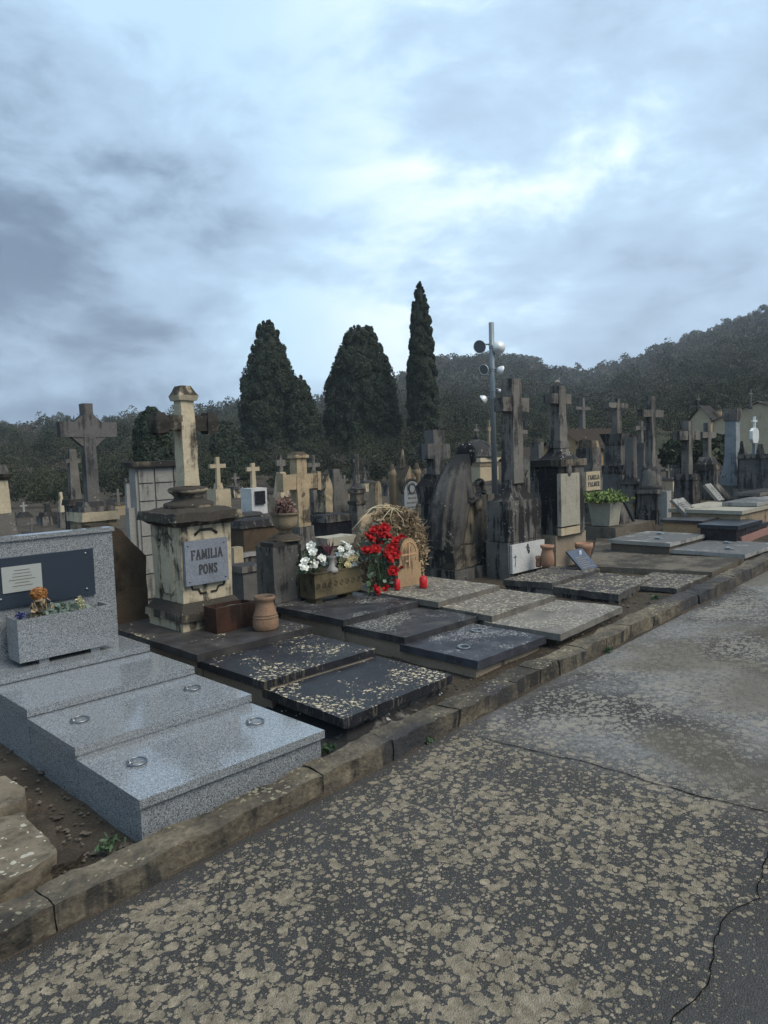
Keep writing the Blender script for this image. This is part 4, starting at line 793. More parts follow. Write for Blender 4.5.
# pillar with wreath and small cross block
pc=fp(477,547)
zt=fp(481,494).z; t.p('pillar',MB().frus((pc.x,Yf-.05),zb_-.01,zt,.13,.13,.12,.12).frus((pc.x,Yf-.05),zb_-.01,zb_+.05,.17,.17,.15,.15),'grey',bev=.008,rough=.006,cell=.04)
wv=fp(475,489); mb=MB()
for k in range(26):
    a=2*math.pi*k/26; mb.ball((wv.x+.075*math.cos(a),Yf-.06+random.uniform(-.015,.015),wv.z+.095*math.sin(a)),.03,.035,.03,8,.5,k)
mb.ball((wv.x,Yf-.03,wv.z),.07,.05,.08,10,.4); t.p('stone_wreath',mb,'black',rough=.006,cell=.03)
cb=fp(484,501); t.p('cross_block',MB().box(cb.x-.06,cb.x+.07,Yf-.10,Yf+.03,zrow(cb.x,Yf,509),zrow(cb.x,Yf,494)),'black',bev=.01,rough=.006)
# low fallen stone between statue foot and pillar
# broad pedestal + block cross behind statue
mon('cross_monument','dark pedestal with blunt thick white topped cross directly behind the draped statue','monument',436,9.0,[
 ('box','plinth','black',553,None,34,34),('box','pedestal','black',503,553,31,31),('box','cornice','black',486,503,36,41),('box','cornice_slope','black',479,486,40,28),('box','neck','black',474,479,25,22),
 ('cross','cross','bluegrey',430,475,17,20,444,459,29)],rough=.012,bev=.015)
# black monument with tall cross -------------------------------------------
def corner_mon(name,label,cx,row,Y,tiers,cat='monument'):
    c=W(cx,row,Y=Y); t=None; X0=c.x
    cen=None
    for k in tiers:
        kind,pn,mat,yt,yb,L,Cn,R=k[:8]
        xa=W(Cn,row,Y=Y).x; xb=W(R,row,Y=Y).x; yb_=W(L,row,X=xa).y; 
        w_=xb-xa; d_=min(max(yb_-Y,.45*w_),1.25*w_)
        if cen is None:
            cen=((xa+xb)/2,Y+d_/2); fronts={}; t=T(name,label,cat,(cen[0],cen[1],G(*cen)))
        fronts[pn]=cen[1]-d_/2; z0=zrow(xa,Y,yb) if yb else G(*cen)-.1; z1=zrow(xa,Y,yt); mb=MB()
        if kind=='flare':
            w2,d2=w_*k[8],d_*k[8]; n=6
            for j in range(n):
                a,b=j/n,(j+1)/n; fa=(1-a)**2.2; fb=(1-b)**2.2
                mb.frus(cen,z0+(z1-z0)*a,z0+(z1-z0)*b,w2+(w_-w2)*fa,d2+(d_-d2)*fa,w2+(w_-w2)*fb,d2+(d_-d2)*fb)
        else: s_=k[8] if len(k)>8 else 1; mb.frus(cen,z0,z1,w_,d_,w_*s_,d_*s_)
        t.p(pn,mb,mat,bev=.012,rough=.006,cell=.06)
    return t,cen,fronts
Ybm=W(508.7,573,Z=.27).y; print('Ybm',Ybm)
t,cen,fr_=corner_mon('black_monument','black monument with tall grey cross and white inscription slab at its foot',508.7,572,Ybm,[
 ('box','base','black',543,None,492,508.7,542),('box','pedestal','black',509,543,484,506,538),('box','cornice','black',502,509,486,507,539),('flare','flared_top','black',483,502,490,508,534,.5),('box','collar','black',481,484,499,508.5,522)])
s_=(cen[0]*FW[0]+cen[1]*FW[1])/F; Ybm=fr_['base']
mb=MB(); zr_=lambda r: zrow(cen[0],cen[1],r)
cross(mb,cen,zr_(483),zr_(379),.205,.165,.14,zr_(412),zr_(398),.50); t.p('cross',mb,'grey',bev=.012,rough=.007,cell=.05)
bx=W(508.7,560,Y=Ybm).x; a=W(510.5,543,Y=Ybm-.03); b=W(541,574,Y=Ybm-.03); 
pq=t.p('white_slab',MB().box(bx+.02,W(542,555,Y=Ybm).x,Ybm-.035,Ybm-.002,zrow(bx,Ybm,574),zrow(bx,Ybm,545.5)),'white',bev=.003)
mb=MB(); xq=bx+.07; zq=zrow(bx,Ybm,558); mb.box(xq-.004,xq+.004,Ybm-.038,Ybm-.035,zq-.10,zq+.03); mb.box(xq-.03,xq+.03,Ybm-.0378,Ybm-.035,zq+.0,zq+.008); t.p('engraved_cross',mb,'ink',pq)
xq=bx+.32; mb=MB(); zq+=.05
mb.ring((xq,Ybm-.037,zq+.02),.018,.007,10,6,1.57).ring((xq+.012,Ybm-.037,zq-.015),.014,.006,10,6,1.57); mb.ball((xq-.005,Ybm-.038,zq+.055),.016,.005,.022,8); mb.tube([(xq-.04,Ybm-.038,zq+.045),(xq-.01,Ybm-.038,zq+.03)],.004,5); t.p('emblem',mb,'ink',pq)
# big monument 2
Ym2=W(557.5,562,Z=.30).y; print('Ym2',Ym2)
t,cen,fr_=corner_mon('black_monument','large black monument with pale marble panel and dark flared top behind the clay pots',557.5,560,Ym2,[
 ('box','base','plaster',536,None,540,556,586),('box','pedestal','black',466,537,530,557,580),('box','cornice','crust',460,467,526,556,582),('flare','flared_top','black',447,460,532,557,574,.5),('box','collar','black',441,448,543,557,567)])
mb=MB(); cross(mb,cen,zr_(0) if False else zrow(cen[0],cen[1],443),zrow(cen[0],cen[1],386),.17,.14,.12,zrow(cen[0],cen[1],404),zrow(cen[0],cen[1],394),.42); t.p('cross',mb,'grey',bev=.012,rough=.007,cell=.05)
Ym2=fr_['pedestal']; xa=W(558.8,500,Y=Ym2).x; xb=W(577.5,500,Y=Ym2).x
o=t.p('marble_panel',MB().box(xa,xb,Ym2-.03,Ym2+.02,zrow(xa,Ym2,527),zrow(xa,Ym2,474)),'planterconc',bev=.004); t.p('lower_block',MB().box(xa,xb,Ym2-.028,Ym2+.02,zrow(xa,Ym2,536),zrow(xa,Ym2,528.5)),'creamclean',bev=.004)
xm2=(xa+xb)/2-.02; zq=zrow(xm2,Ym2,470.5); t.p('oval_emblem',MB().ball((xm2,Ym2-.02,zq),.05,.03,.075,14),'grey',rough=.003,cell=.03)
mb=MB(); q=Vector((cen[0],cen[1],zrow(cen[0],cen[1],386))); mb.ball(q+Vector((0,0,.05)),.035,.022,.025,10).ball(q+Vector((.03,0,.085)),.016,n=8).tube([q+Vector((-.02,0,.04)),q+Vector((-.07,0,.05))],[.014,.005],6).tube([q,q+Vector((0,0,.04))],.008,5); solo('bird_figure','tiny pale bird ornament perched on the cross of the pale paneled black monument','ornament',mb,'whitegrey',tuple(q))
# pots
def pot(name,label,px,row,Y,w,rowt,prof,mat='terra',cat='pot',Z=None):
    c=W(px,row,Y=Y) if Z is None else W(px,row,Z=Z); s_=(c.x*FW[0]+c.y*FW[1])/F; zt=zrow(c.x,c.y,rowt); H=zt-c.z
    return solo(name,label,cat,MB().lathe([(r*w*.5*s_,c.z+H*q) for r,q in prof],(c.x,c.y),24),mat,tuple(c))
jar=[(.75,0),(.9,.06),(1,.3),(.9,.6),(.75,.78),(.8,.84),(.98,.88),(.98,1),(.8,1),(.7,.8)]
bowl=[(.6,0),(.7,.1),(.9,.55),(1.05,.7),(1.05,1),(.88,1),(.8,.6)]
pot('clay_jar','terracotta jar between the white inscription slab and the pale plinth','pot' and 547.5,567,5.0,14,545,jar,cat='jar',Z=.30)
pot('small_clay_pot','tiny terracotta pot touching the left of the bigger clay jar','pot' and 538.5,567,4.98,6,556,[(.8,0),(.95,.2),(.85,.7),(1,.75),(1,1),(.8,1),(.7,.6)],Z=.30)
pot('clay_bowl','terracotta bowl standing behind the dark blue inscribed plaque',584,557,5.0,17,543,bowl,cat='bowl',Z=.34)
# leaning dark blue plaque
a=W(583,571,Z=.30); X0,Y0=a.x,a.y; X1=W(598,569,Y=Y0).x; zt=zrow(X0,Y0+.1,551); wd=X1-X0; t=T('small_plaque','small dark blue inscribed plaque leaning in front of the clay bowl','plaque',(X0,Y0,.30))
lean=.13; sk=-.10
V_=[(X0,Y0,.30),(X1,Y0,.30),(X1+sk,Y0+lean,zt),(X0+sk,Y0+lean,zt)]
mb=MB().add(V_+[(p[0],p[1]+.025,p[2]) for p in V_],[(0,1,2,3),(7,6,5,4),(0,4,5,1),(1,5,6,2),(2,6,7,3),(3,7,4,0)]); s1=t.p('slab',mb,'plaqueblue',bev=.002)
mb=MB()
for k in range(6):
    f0=.12+k*.1; q0=X0+sk*f0+.02+random.uniform(0,.02); mb.box(q0,q0+(wd-.05)*random.uniform(.5,1),Y0+lean*f0-.003,Y0+lean*f0,.30+(zt-.30)*f0,.30+(zt-.30)*f0+.009)
t.p('inscription',mb,'whitegrey',s1); t.p('oval_photo',MB().ball((X0+sk*.8+wd*.65,Y0+lean*.8-.002,.30+(zt-.3)*.8),.028,.008,.036,14),'white',s1)
# niche wall behind the family monument --------------------------------------
Yn=6.7; X0=W(136.5,500,Y=Yn).x; X1=W(190,500,Y=Yn).x; Y1=W(130.5,500,X=X0).y; print('nicheY',Y1); zt=zrow(X0,Yn,467); t=T('niche_block','tall grey block faced with square marble burial niches behind the cream family monument','burial niches',((X0+X1)/2,(Yn+Y1)/2,G(X0,Yn)))
t.p('body',MB().box(X0,X1,Yn,Y1,-.1,zt),'niche',bev=.01,rough=.003)
t.p('top_slab',MB().box(X0-.05,X1+.05,Yn-.06,Y1+.04,zt,zt+.05),'crust',bev=.012,rough=.006)
xs_=[X0+.02,W(155,500,Y=Yn).x,W(174,500,Y=Yn).x,X1-.01]; rows=[469,484,502,520,537,556,575,600]
for i in range(3):
    for j in range(7):
        z1=zrow(X0,Yn,rows[j])-.006; z0=zrow(X0,Yn,rows[j+1])+.006
        if xs_[i+1]-xs_[i]>.05: t.p('niche_panel',MB().box(xs_[i]+.008,xs_[i+1]-.008,Yn-.018,Yn+.01,z0,z1),'niche',bev=.004)
mb=MB().box(X0-.07,X0-.002,Yn+.03,Y1-.02,-.1,zrow(X0,Yn,508)); t.p('side_ledge',mb,'niche',bev=.005)
t.p('side_ledge',MB().box(X0-.14,X0-.075,Yn+.05,Y1-.04,-.1,zrow(X0,Yn,545)),'niche',bev=.005)
# left crosses -----------------------------------------------------------------
t,l,s_=mon('grey_cross','large grey stone cross with an eight sided disc behind its arms','cross',92,8.2,[
 ('box','pedestal','tan',519,None,46,44),('box','cornice','cream',511,520,50,50),('box','step','grey',506,511,40,38),('box','step','grey',501,506,34,30),
 ('cross','cross','bluegrey',404,502,15,13,422,437,56)],rough=.007)
x,y,_=l; zc=zrow(x,y,431); mb=MB(); r=16*s_; mb.prismy([(x+r*1.15*math.cos(q),zc+r*math.sin(q)) for q in [math.pi/8+j*math.pi/4 for j in range(8)]],y-.035,y+.035); t.p('disc',mb,'bluegrey',bev=.01,rough=.005)
mon('tapered_cross','thin armed cross on a tapered grey column just left behind the large grey cross','cross',75,11.5,[('box','pedestal','black',505,None,22,20),('box','cornice','crust',499,505,26,24),('cross','cross','grey',449,500,13,8,459,463,16)])
mon('cream_pillar_monument','cream pillar monument with dark capital cut by the left picture edge','monument',3,9.5,[('box','base','grey',513,None,24,22),('box','shaft','cream',480,513,14,11),('box','capital','crust',474,480,14,24),('box','crown','black',465,474,16,10)])
mon('low_tomb','small low cream tomb with a thin white cross far behind the granite headstone','tomb',23,22,[('box','body','tan',517,None,19,18),('box','cover','black',512,517,18,8),('cross','cross','whitegrey',502,512.5,2.2,2,505,506.5,7)],bev=.02)
mon('obelisk','thin cream obelisk among dark tombs left of the grey cross','monument',61,18,[('box','base','black',512,None,10,9),('rect','shaft','cream',492,512,6,3)],bev=.02)
mon('dark_tomb','low dark tomb with a small urn shaped top left of the thin obelisk','tomb',47,19,[('box','body','black',516,None,24,22),('box','cover','crust',512,516,18,16),('box','top','crust',504,512,7,5)],bev=.02)
mon('pale_tomb','flat pale tomb strip beside the low cream tomb behind the granite headstone','tomb',36,26,[('box','body','tan',516,None,16,15)],bev=.02)
mon('small_pillar','short pale pillar with a dark cap between the grey cross and the burial niches','pillar',128,13,[('box','shaft','niche',482,None,6,5),('box','cap','black',478,482,9,7)],bev=.02)
# middle distance, between the family monument and the urn -------------------
mon('small_cross_tomb','cream block tomb with a slim cream cross and a round relief','tomb',219,18,[('box','body','creamclean',489,None,24,23),('box','foot','creamclean',483,489.5,10,8),('cross','cross','creamclean',457,484,5,5,464,468,17)],bev=.02)
t,l,s_=mon('small_cross_tomb','pale block tomb with a slim cross and a square black plaque','tomb',254,17.2,[('box','body','white',488,None,26,26),('cross','cross','creamclean',463,488,6,5,467,471,14),],bev=.02)
x,y,zb=l; hw=26*s_/(1.35)/2; t.p('black_plaque',MB().box(x-hw*.6,x+hw*.6,y-hw-.04,y-hw+.01,zrow(x,y-hw,504),zrow(x,y-hw,491)),'polblack')
mon('gabled_stele','cream gabled stele with broken cross on top behind the stone urn','stele',282,13.5,[('box','base','tan',497,None,23,23),('rect','body','creamclean',472,497,17,9),('cross','cross','grey',455,474,5,4,460,466,10)])
mon('dark_tomb','dark brown box tomb with black stepped cover right of the cream family monument','tomb',250,9.5,[('box','body','brown',526,None,56,54),('box','cover','black',519,526,60,50)],depthratio=.8)
mon('slab_tomb','low black and white slab tomb in front of the cream cross tombs','tomb',247,13,[('box','body','black',515,None,34,33),('box','cover','bluegrey',512,515,32,26)],depthratio=.8)
mon('slab_tomb','grey slab tomb low behind the left of the urn pedestal','tomb',244,7.9,[('box','body','bluegrey',570,None,40,38),('box','cover','grey',564,570,44,42)],depthratio=.9)
mon('slab_tomb','broken pale slab tomb just below the dark brown box tomb','tomb',238,9.2,[('box','body','grey',556,None,36,34),('box','cover','whitegrey',552,556,38,36)],depthratio=.9)
mon('stone_block','small cream stone block lying between the family monument and the slab tombs','block',233,8.3,[('box','block','creamclean',547,None,15,15)])
mon('ochre_cross','stocky ochre stone cross with capped top behind the stone urn','cross',300,8.3,[('box','rock_base','grey',526,None,34,26),('cross','cross','ochre',458,527,20,16,474,489,44,.07,1)],bev=.02,rough=.01)
mon('relief_slab','ochre niche slab with carved relief beside the stepped stone pyramid','stele',325,12.8,[('box','base','crust',512,None,28,27),('gable','slab','ochre',474,512,15,482,0,.22)],rough=.03)
t,l,s_=mon('stepped_pyramid','grey stepped stone pyramid tomb in front of the cypress trees','tomb',335,14,[('box','base','crust',511,None,46,44)]+[('box','course','grey',511-6*(k+1),511-6*k,36-4*k,35.2-4*k) for k in range(7)])
mon('pyramid_cross','small grey cross rising behind the ochre relief slab','cross',314,13.6,[('box','base','grey',480,None,9,7),('cross','cross','grey',455,481,6,5,463,467,15)])
mon('black_tomb','black polished box tomb with white veins in front of the stepped pyramid','tomb',331,10.5,[('box','body','polblack',521,None,40,40),('box','cover','black',514,521,44,42)],depthratio=.7)
mon('ledge_tomb','low grey tomb with pale moulded ledge behind the white roses','tomb',333,8.6,[('box','body','grey',544,None,40,40),('box','ledge','planterconc',536,544,46,44)],depthratio=.6)
mon('column_cross','slim cross on a double corniced pedestal left of the round headed stele','cross',357,13.5,[('box','lower','grey',504,None,18,17),('box','cornice','crust',501,504,20,20),('box','upper','crust',493,501,14,15),('box','cornice_top','crust',489,493,19,17),('round','foot','grey',483,489,[(7,0),(6,.3),(4,.7),(3,1)]),('cross','cross','grey',454,484,7,6,459,463,11)])
t,l,s_=mon('round_stele','small round headed stele beside the gothic tombstone','stele',375.5,12.6,[('box','base','tan',508,None,14,13),('gable','slab','tan',481,508,9.5,487,1,.16)])
# gothic tombstone
t,l,s_=mon('gothic_tombstone','gothic gabled tombstone with pinnacle and arched inscribed grey panel','tombstone',404,10.5,[('box','base','grey',516,None,32,31),('gable','body','tan',466,517,25,478,0,.28),('rect','pinnacle','tan',449,468,7,1.5)])
x,y,zb=l; hw=8.0*s_/max(math.sin(math.atan2(y,x)),.3); zt=zrow(x,y,481); z0=zrow(x,y,509); zs=zt-hw
pn=t.p('arched_panel',MB().prismy([(x-hw,z0),(x+hw,z0)]+[(x+hw*math.cos(q),zs+hw*math.sin(q)) for q in [j*math.pi/12 for j in range(13)]],y-.165,y-.13),'bluepale',bev=.004)
mb=MB(); mb.tube([(x+hw*1.12*math.cos(q),y-.15,zs+hw*1.12*math.sin(q)) for q in [j*math.pi/12 for j in range(13)]],.022,6); t.p('arch_moulding',mb,'crust')
mb=MB()
for k in range(5): wd=hw*random.uniform(.9,1.5); z=zs-.02-k*.065; mb.box(x-wd/2,x+wd/2,y-.168,y-.1645,z,z+.025)
mb.ring((x,y-.166,zs+hw*.38),hw*.42,.014,14,5,1.57); t.p('inscription',mb,'grey',pn)
for s__ in(-1,1):
    mb=MB().lathe([(.05,zs-.55),(.05,zs+.25),(.065,zs+.27),(.02,zs+.42)],(x+s__*hw*1.55,y-.03),10); t.p('side_colonnette',mb,'tan')
mon('small_finial','small pale finial post right of the gothic tombstone','post',418,9.6,[('box','base','tan',518,None,8,7),('round','finial','tan',503,518,[(2,0),(3,.2),(2,.5),(3,.7),(1,1)])])
mon('low_tomb','low dark tomb glimpsed between the statue and the clay marker','tomb',452,12,[('box','body','crust',530,None,60,58)],depthratio=.5)
# dome mausoleum
t,l,s_=mon('domed_mausoleum','cream mausoleum with grey dome and small cross behind the statue','mausoleum',478,24,[('box','body','creamclean',466,None,42,42),('box','frieze','tan',462,466,44,44),('box','cornice','cream',458,462,48,48)],bev=.03,rough=.01)
x,y,zb=l; z0=zrow(x,y,458); H=zrow(x,y,439)-z0; r=19*s_
t.p('dome',MB().lathe([(r,z0),(r*.98,z0+H*.2),(r*.86,z0+H*.5),(r*.62,z0+H*.78),(r*.3,z0+H*.94),(r*.08,z0+H)],(x,y),28),'grey')
t.p('finial',MB().lathe([(2.8*s_,z0+H*.96),(1.6*s_,z0+H*1.2),(2.2*s_,z0+H*1.25),(.9*s_,z0+H*1.4)],(x,y),12),'grey')
mb=MB(); cross(mb,(x,y),z0+H*1.38,zrow(x,y,424),1.6*s_,1.6*s_,1.3*s_,zrow(x,y,431),zrow(x,y,429),8*s_); t.p('cross',mb,'grey')
hw=24*s_/1.4/1; hw=hw/2*1.0
for k in range(9):
    for ax in range(2):
        u=-1+2*k/8; px_,py_=(x+u*hw,y-hw) if ax==0 else (x-hw,y+u*hw)
        if ax and k==0: continue
        t.p('cresting_spike',MB().frus((px_,py_),z0,z0+(9 if k in(0,8) else 4.5)*s_,3*s_,3*s_,.8*s_,.8*s_),'cream')
mb=MB(); yq=y-42*s_/1.41/2; t.p('relief_cross',MB().box(x-.8*s_,x+.8*s_,yq-.05,yq+.02,zb+1.1,zb+1.9).box(x-2.3*s_,x+2.3*s_,yq-.045,yq+.02,zb+1.55,zb+1.68),'tan')
# light pole
p=W(495,500,D=15); x,y=p.x,p.y; s_=(x*FW[0]+y*FW[1])/F; g0=G(x,y); zt=zrow(x,y,322.5)
t=T('light_pole','tall grey galvanised pole carrying six round floodlights','light pole',(x,y,g0))
t.p('pole',MB().lathe([(3.3*s_,g0-.1),(2.3*s_,zrow(x,y,400)),(2.6*s_,zrow(x,y,399)),(2.6*s_,zt)],(x,y),16),'galv')
CRv=Vector(CR); 
view=Vector((x,y,0)).normalized(); rt=Vector((view.y,-view.x,0))
for row,sx,r,face in((346,-11.5,6.5,(-.35,-.9,-.25)),(348,6,7,(.25,.9,-.1)),(369,-8,5.2,(-.5,-.8,-.3)),(371,8.5,5,(.9,.35,-.3)),(399,-9.5,4.8,(-.85,.1,-.55)),(391,6.5,1.8,(.8,.3,-.3))):
    z=zrow(x,y,row); base=Vector((x,y,z)); c=base+rt*sx*s_; R=r*s_
    mb=MB().tube([base+Vector((0,0,.03)),base+rt*sx*s_*.6+Vector((0,0,.04)),c+Vector((0,0,.02))],.016,6); mb.ring((x,y,z),2.8*s_,.008,14,6); br=t.p('bracket',mb,'galv')
    fd=(rt*face[0]+view*face[1]+Vector((0,0,face[2]))).normalized(); a=fd.orthogonal().normalized(); b=fd.cross(a)
    if r<3: mb=MB().ball(c,R,R,R,10); t.p('junction_box',mb,'lampwhite'); continue
    mb=MB(); n=24; v=[];prof=[(.15,-1.),(.42,-.95),(.62,-.7),(.85,-.3),(.98,.05),(1.02,.22),(1.0,.24),(.93,.15)]
    for rr,hh in prof:
        for k in range(n): q=2*math.pi*k/n; v.append(c+fd*hh*R*.8+(a*math.cos(q)+b*math.sin(q))*rr*R)
    f=[(i*n+k,i*n+(k+1)%n,(i+1)*n+(k+1)%n,(i+1)*n+k) for i in range(len(prof)-1) for k in range(n)]+[tuple(range(n-1,-1,-1))]; mb.add(v,f,True); fl=t.p('floodlight',mb,'lampwhite')
    v=[c+fd*.14*R+(a*math.cos(2*math.pi*k/n)+b*math.sin(2*math.pi*k/n))*.92*R for k in range(n)]; t.p('lens',MB().add(v,[tuple(range(n))]),'glass',fl)
# things behind the black monuments
mon('column_cross','slender grey column cross behind the right side of the tall black monument','cross',519,11.5,[('box','base','black',478,None,24,24),('box','cap','crust',470,478,14,20),('cross','cross','grey',419,471,7,6,430,434,26)])
mon('dark_pedestal','dark blunt pedestal between the two black monuments','monument',538,10.5,[('box','body','black',456,None,15,15),('box','top','black',442,456,13,13)])
def house(name,label,px,D,w,d,rowe,rowr,matw,matr,ridge='x',base=None):
    p=W(px,500,D=D); x,y=p.x,p.y; g0=G(x,y); t=T(name,label,'small chapel',(x,y,g0)); ze=zrow(x,y,rowe); zr__=zrow(x,y,rowr)
    t.p('walls',MB().box(x-w/2,x+w/2,y-d/2,y+d/2,g0-.2,ze),matw,bev=.02,rough=.01,cell=.25)
    if ridge=='x':
        mb=MB().add([(x-w/2,y-d/2,ze),(x-w/2,y+d/2,ze),(x-w/2,y,zr__),(x-w/2+.15,y-d/2,ze),(x-w/2+.15,y+d/2,ze),(x-w/2+.15,y,zr__)],[(0,2,1),(3,4,5),(0,3,5,2),(1,2,5,4),(0,1,4,3)]); t.p('gable',mb,matw)
        mb=MB(); n=int(w/.18); ov=.12
        for s_ in(-1,1):
            for k in range(n):
                xa=x-w/2-.1+k*(w+.2)/n; xb=xa+(w+.2)/n; xm=(xa+xb)/2; yo=y+s_*(d/2+ov); zo=ze-ov*.6
                mb.add([(xa,yo,zo),(xm,yo,zo+.05),(xb,yo,zo),(xa,y,zr__+.03),(xm,y,zr__+.08),(xb,y,zr__+.03)],[(0,1,4,3),(1,2,5,4)])
        t.p('roof',mb,matr)
    else:
        mb=MB().prismy([(x-w/2-.1,ze),(x+w/2+.1,ze),(x+w/2+.1,ze+.12),(x,zr__),(x-w/2-.1,ze+.12)],y-d/2-.06,y+d/2); t.p('pediment',mb,matw,bev=.02)
        mb=MB()
        for s_ in(-1,1): mb.add([(x+s_*(w/2+.22),y-d/2-.12,ze+.12),(x,y-d/2-.12,zr__+.03),(x,y+d/2,zr__+.03),(x+s_*(w/2+.22),y+d/2,ze+.12),(x+s_*(w/2+.22),y-d/2-.12,ze+.22),(x,y-d/2-.12,zr__+.13),(x,y+d/2,zr__+.13),(x+s_*(w/2+.22),y+d/2,ze+.22)],[(0,1,2,3),(7,6,5,4),(0,4,5,1),(1,5,6,2),(2,6,7,3),(3,7,4,0)])
        t.p('roof',mb,matr)
    return t,(x,y,g0,ze,zr__)
house('tile_roof_chapel','small ochre chapel with brown tiled roof behind the name stele',588,17,2.0,1.1,447,431,'orange','tile')
house('tile_roof_chapel','distant small chapel with brown roof between the two black monuments',527,22,1.1,1.0,459,449,'creamclean','tile')
# PALMER stele
t,l,s_=mon('name_stele','rough grey stele with a cream name plaque left of the planted concrete trough','stele',589,11.6,[('box','base','grey',502,None,32,31),('box','lower','creamclean',490,502,22,22),('box','body','grey',448,490,27,24),('box','cap','tan',440,448,22,18)],rough=.02,bev=.02)
x,y,zb=l; sb=22*s_/(abs(math.sin(math.atan2(y,x)))+abs(math.cos(math.atan2(y,x)))); yf=y-27*s_/1.36/2-.02
xa=W(584.5,480,Y=yf).x; xb=W(598.5,480,Y=yf).x; z1=zrow(xa,yf,472); z0=zrow(xa,yf,491)
o=t.p('name_plaque',MB().box(xa,xb,yf-.03,yf+.03,z0,z1),'creamclean',bev=.003); mb=MB(); h_=(z1-z0)
text(mb,'FAMILIA',xa+.05,z1-h_*.42,h_*.22,yf-.031,th=.2,width=(xb-xa)*.8); text(mb,'PALMER',xa+.05,z1-h_*.78,h_*.22,yf-.031,th=.2,width=(xb-xa)*.8); t.p('lettering',mb,'ink',o)
# planted concrete trough
t,l,s_=mon('concrete_planter','pale concrete tapered planter full of bright green leaves','planter',605,10.9,[('box','box','planterconc',501,525,26,33)],base=525,rough=.003)
x,y,zb=l; zt=zrow(x,y,501); pts=[(x+random.gauss(0,.13),y+random.gauss(0,.12),zt+abs(random.gauss(0,.05))) for _ in range(1300)]
solo('leafy_plant','bright green low plant filling the concrete planter','plant',MB().cards(pts,.045,1.3,.5),'leafbright',(x,y,zt))
# wedge shaped plaque seen from the side
a=W(620.5,527,Y=5.05); b=W(637,529,Y=5.05); c=W(622,501,Y=5.05)
t=T('leaning_plaque','dark edged plaque leaning back on a grey wedge beside the planter','plaque',(a.x,5.1,a.z))
t.p('wedge',MB().prismy([(a.x,a.z-.02),(b.x,b.z-.02),(c.x+.02,c.z),(c.x-.03,c.z)],5.05,5.35),'grey',bev=.004)
d=(Vector((c.x,0,c.z))-Vector((b.x,0,b.z))); n_=Vector((-d.z,0,d.x)).normalized()*-.03
n_=Vector((abs(n_.x),0,abs(n_.z)))
t.p('slab',MB().prismy([(b.x,b.z-.02),(b.x+n_.x+.02,b.z-.02),(c.x+n_.x+.02,c.z+.02),(c.x+.02,c.z+.003)],5.03,5.37),'slate',bev=.003)
# G platform back edge slab under the planter
mon('platform_slab','pale low platform slab carrying the planted concrete trough and wedge plaque','slab',612,11.3,[('box','slab','conc',523,None,86,84)],depthratio=.6)
# crosses on the right
mon('thin_cross','thin grey cross rising behind the tiled ochre chapel','cross',583,19,[('box','base','grey',440,None,9,8),('cross','cross','bluegrey',398,441,7.5,5.5,407,410,17)])
mon('canopy_monument','monument with double columned cross, cream core and dark roofed lower stage','monument',617,13.5,[('box','lower','bluegrey',474,None,36,35),('box','roof','black',465,474,32,40),('box','core','tan',447,466,16,14),('box','side_stage','grey',446,466,26,24),('box','cap','black',434,447,22,32),('cross','cross','grey',399,435,11,8,403,408,24)],rough=.02)
mon('plain_column','plain grey square column with flared foot right of the canopy monument','column',631,12.6,[('box','lower','tan',503,None,20,20),('box','middle','grey',484,503,21,20),('flare','foot','grey',475,484,25,12),('rect','shaft','grey',437,475,12,11)])
mon('bell_base_cross','tall cross on a bell shaped stone above a black pedestal','cross',651,12.4,[('box','foot','black',509,None,28,28),('box','pedestal','black',493,509,26,25),('box','slab','grey',489,493,34,33),('round','bell','grey',466,489,[(11,0),(11,.2),(10,.5),(9.5,.8),(7,.98),(4,1)]),('cross','cross','grey',396,467,11,9,410,417,28)])
mon('marble_side_block','pale marble block beside the black pedestal of the bell based cross','block',664,12.3,[('box','block','whitegrey',491,None,14,14)])
mon('small_cross_column','shorter cross column with dark cap behind the bell based cross','cross',641,14.5,[('box','lower','bluegrey',449,None,16,15),('box','cap','black',443,449,16,20),('cross','cross','grey',421,444,6,5,426,430,16)])
mon('thick_cross','thick grey cross on a dark square pedestal in front of the bushes','cross',687,14.2,[('box','pedestal','black',480,None,25,24),('box','cornice','black',474,480,26,22),('cross','cross','grey',421,475,11,9.5,431,440,27)])
mon('stepped_cross','small cross with dark head on a stepped stone mound','cross',707,16,[('box','lower','black',470,None,28,27),('box','step','crust',464,470,28,26),('box','step','grey',457,464,22,14),('cross','cross','grey',423,458,8,7,432,438,17)])
mon('bluish_column','massive pale blue grey column with square head and flared foot','column',732,15,[('box','plinth','grey',485,None,30,29),('box','base','bluepale',477,485,26,25),('flare','foot','bluepale',452,477,22,14),('rect','shaft','bluepale',421,453,14,13.5),('box','head','grey',409,421,16,17)])
house('pediment_chapel','cream chapel with triangular pediment and a cross at the right edge',772,30,3.,3.0,418,404,'creamclean','grey')
p=W(750,500,D=27.7); x,y=p.x,p.y; s_=(x*FW[0]+y*FW[1])/F
mb=MB(); cross(mb,(x,y),zrow(x,y,404),zrow(x,y,389),1.6*s_,1.4*s_,1.2*s_,zrow(x,y,394.5),zrow(x,y,393),7*s_*1.6); mb.frus((x,y),zrow(x,y,409),zrow(x,y,403),5*s_,4*s_,2.2*s_,2*s_); solo('roof_cross','stone cross standing on the pediment of the cream chapel','cross',mb,'grey',(x,y,zrow(x,y,409)))
t,_=house('bell_gable_chapel','small distant cream gable with thin cross above the stepped cross',705,31,.9,.75,419,407,'creamclean','grey')
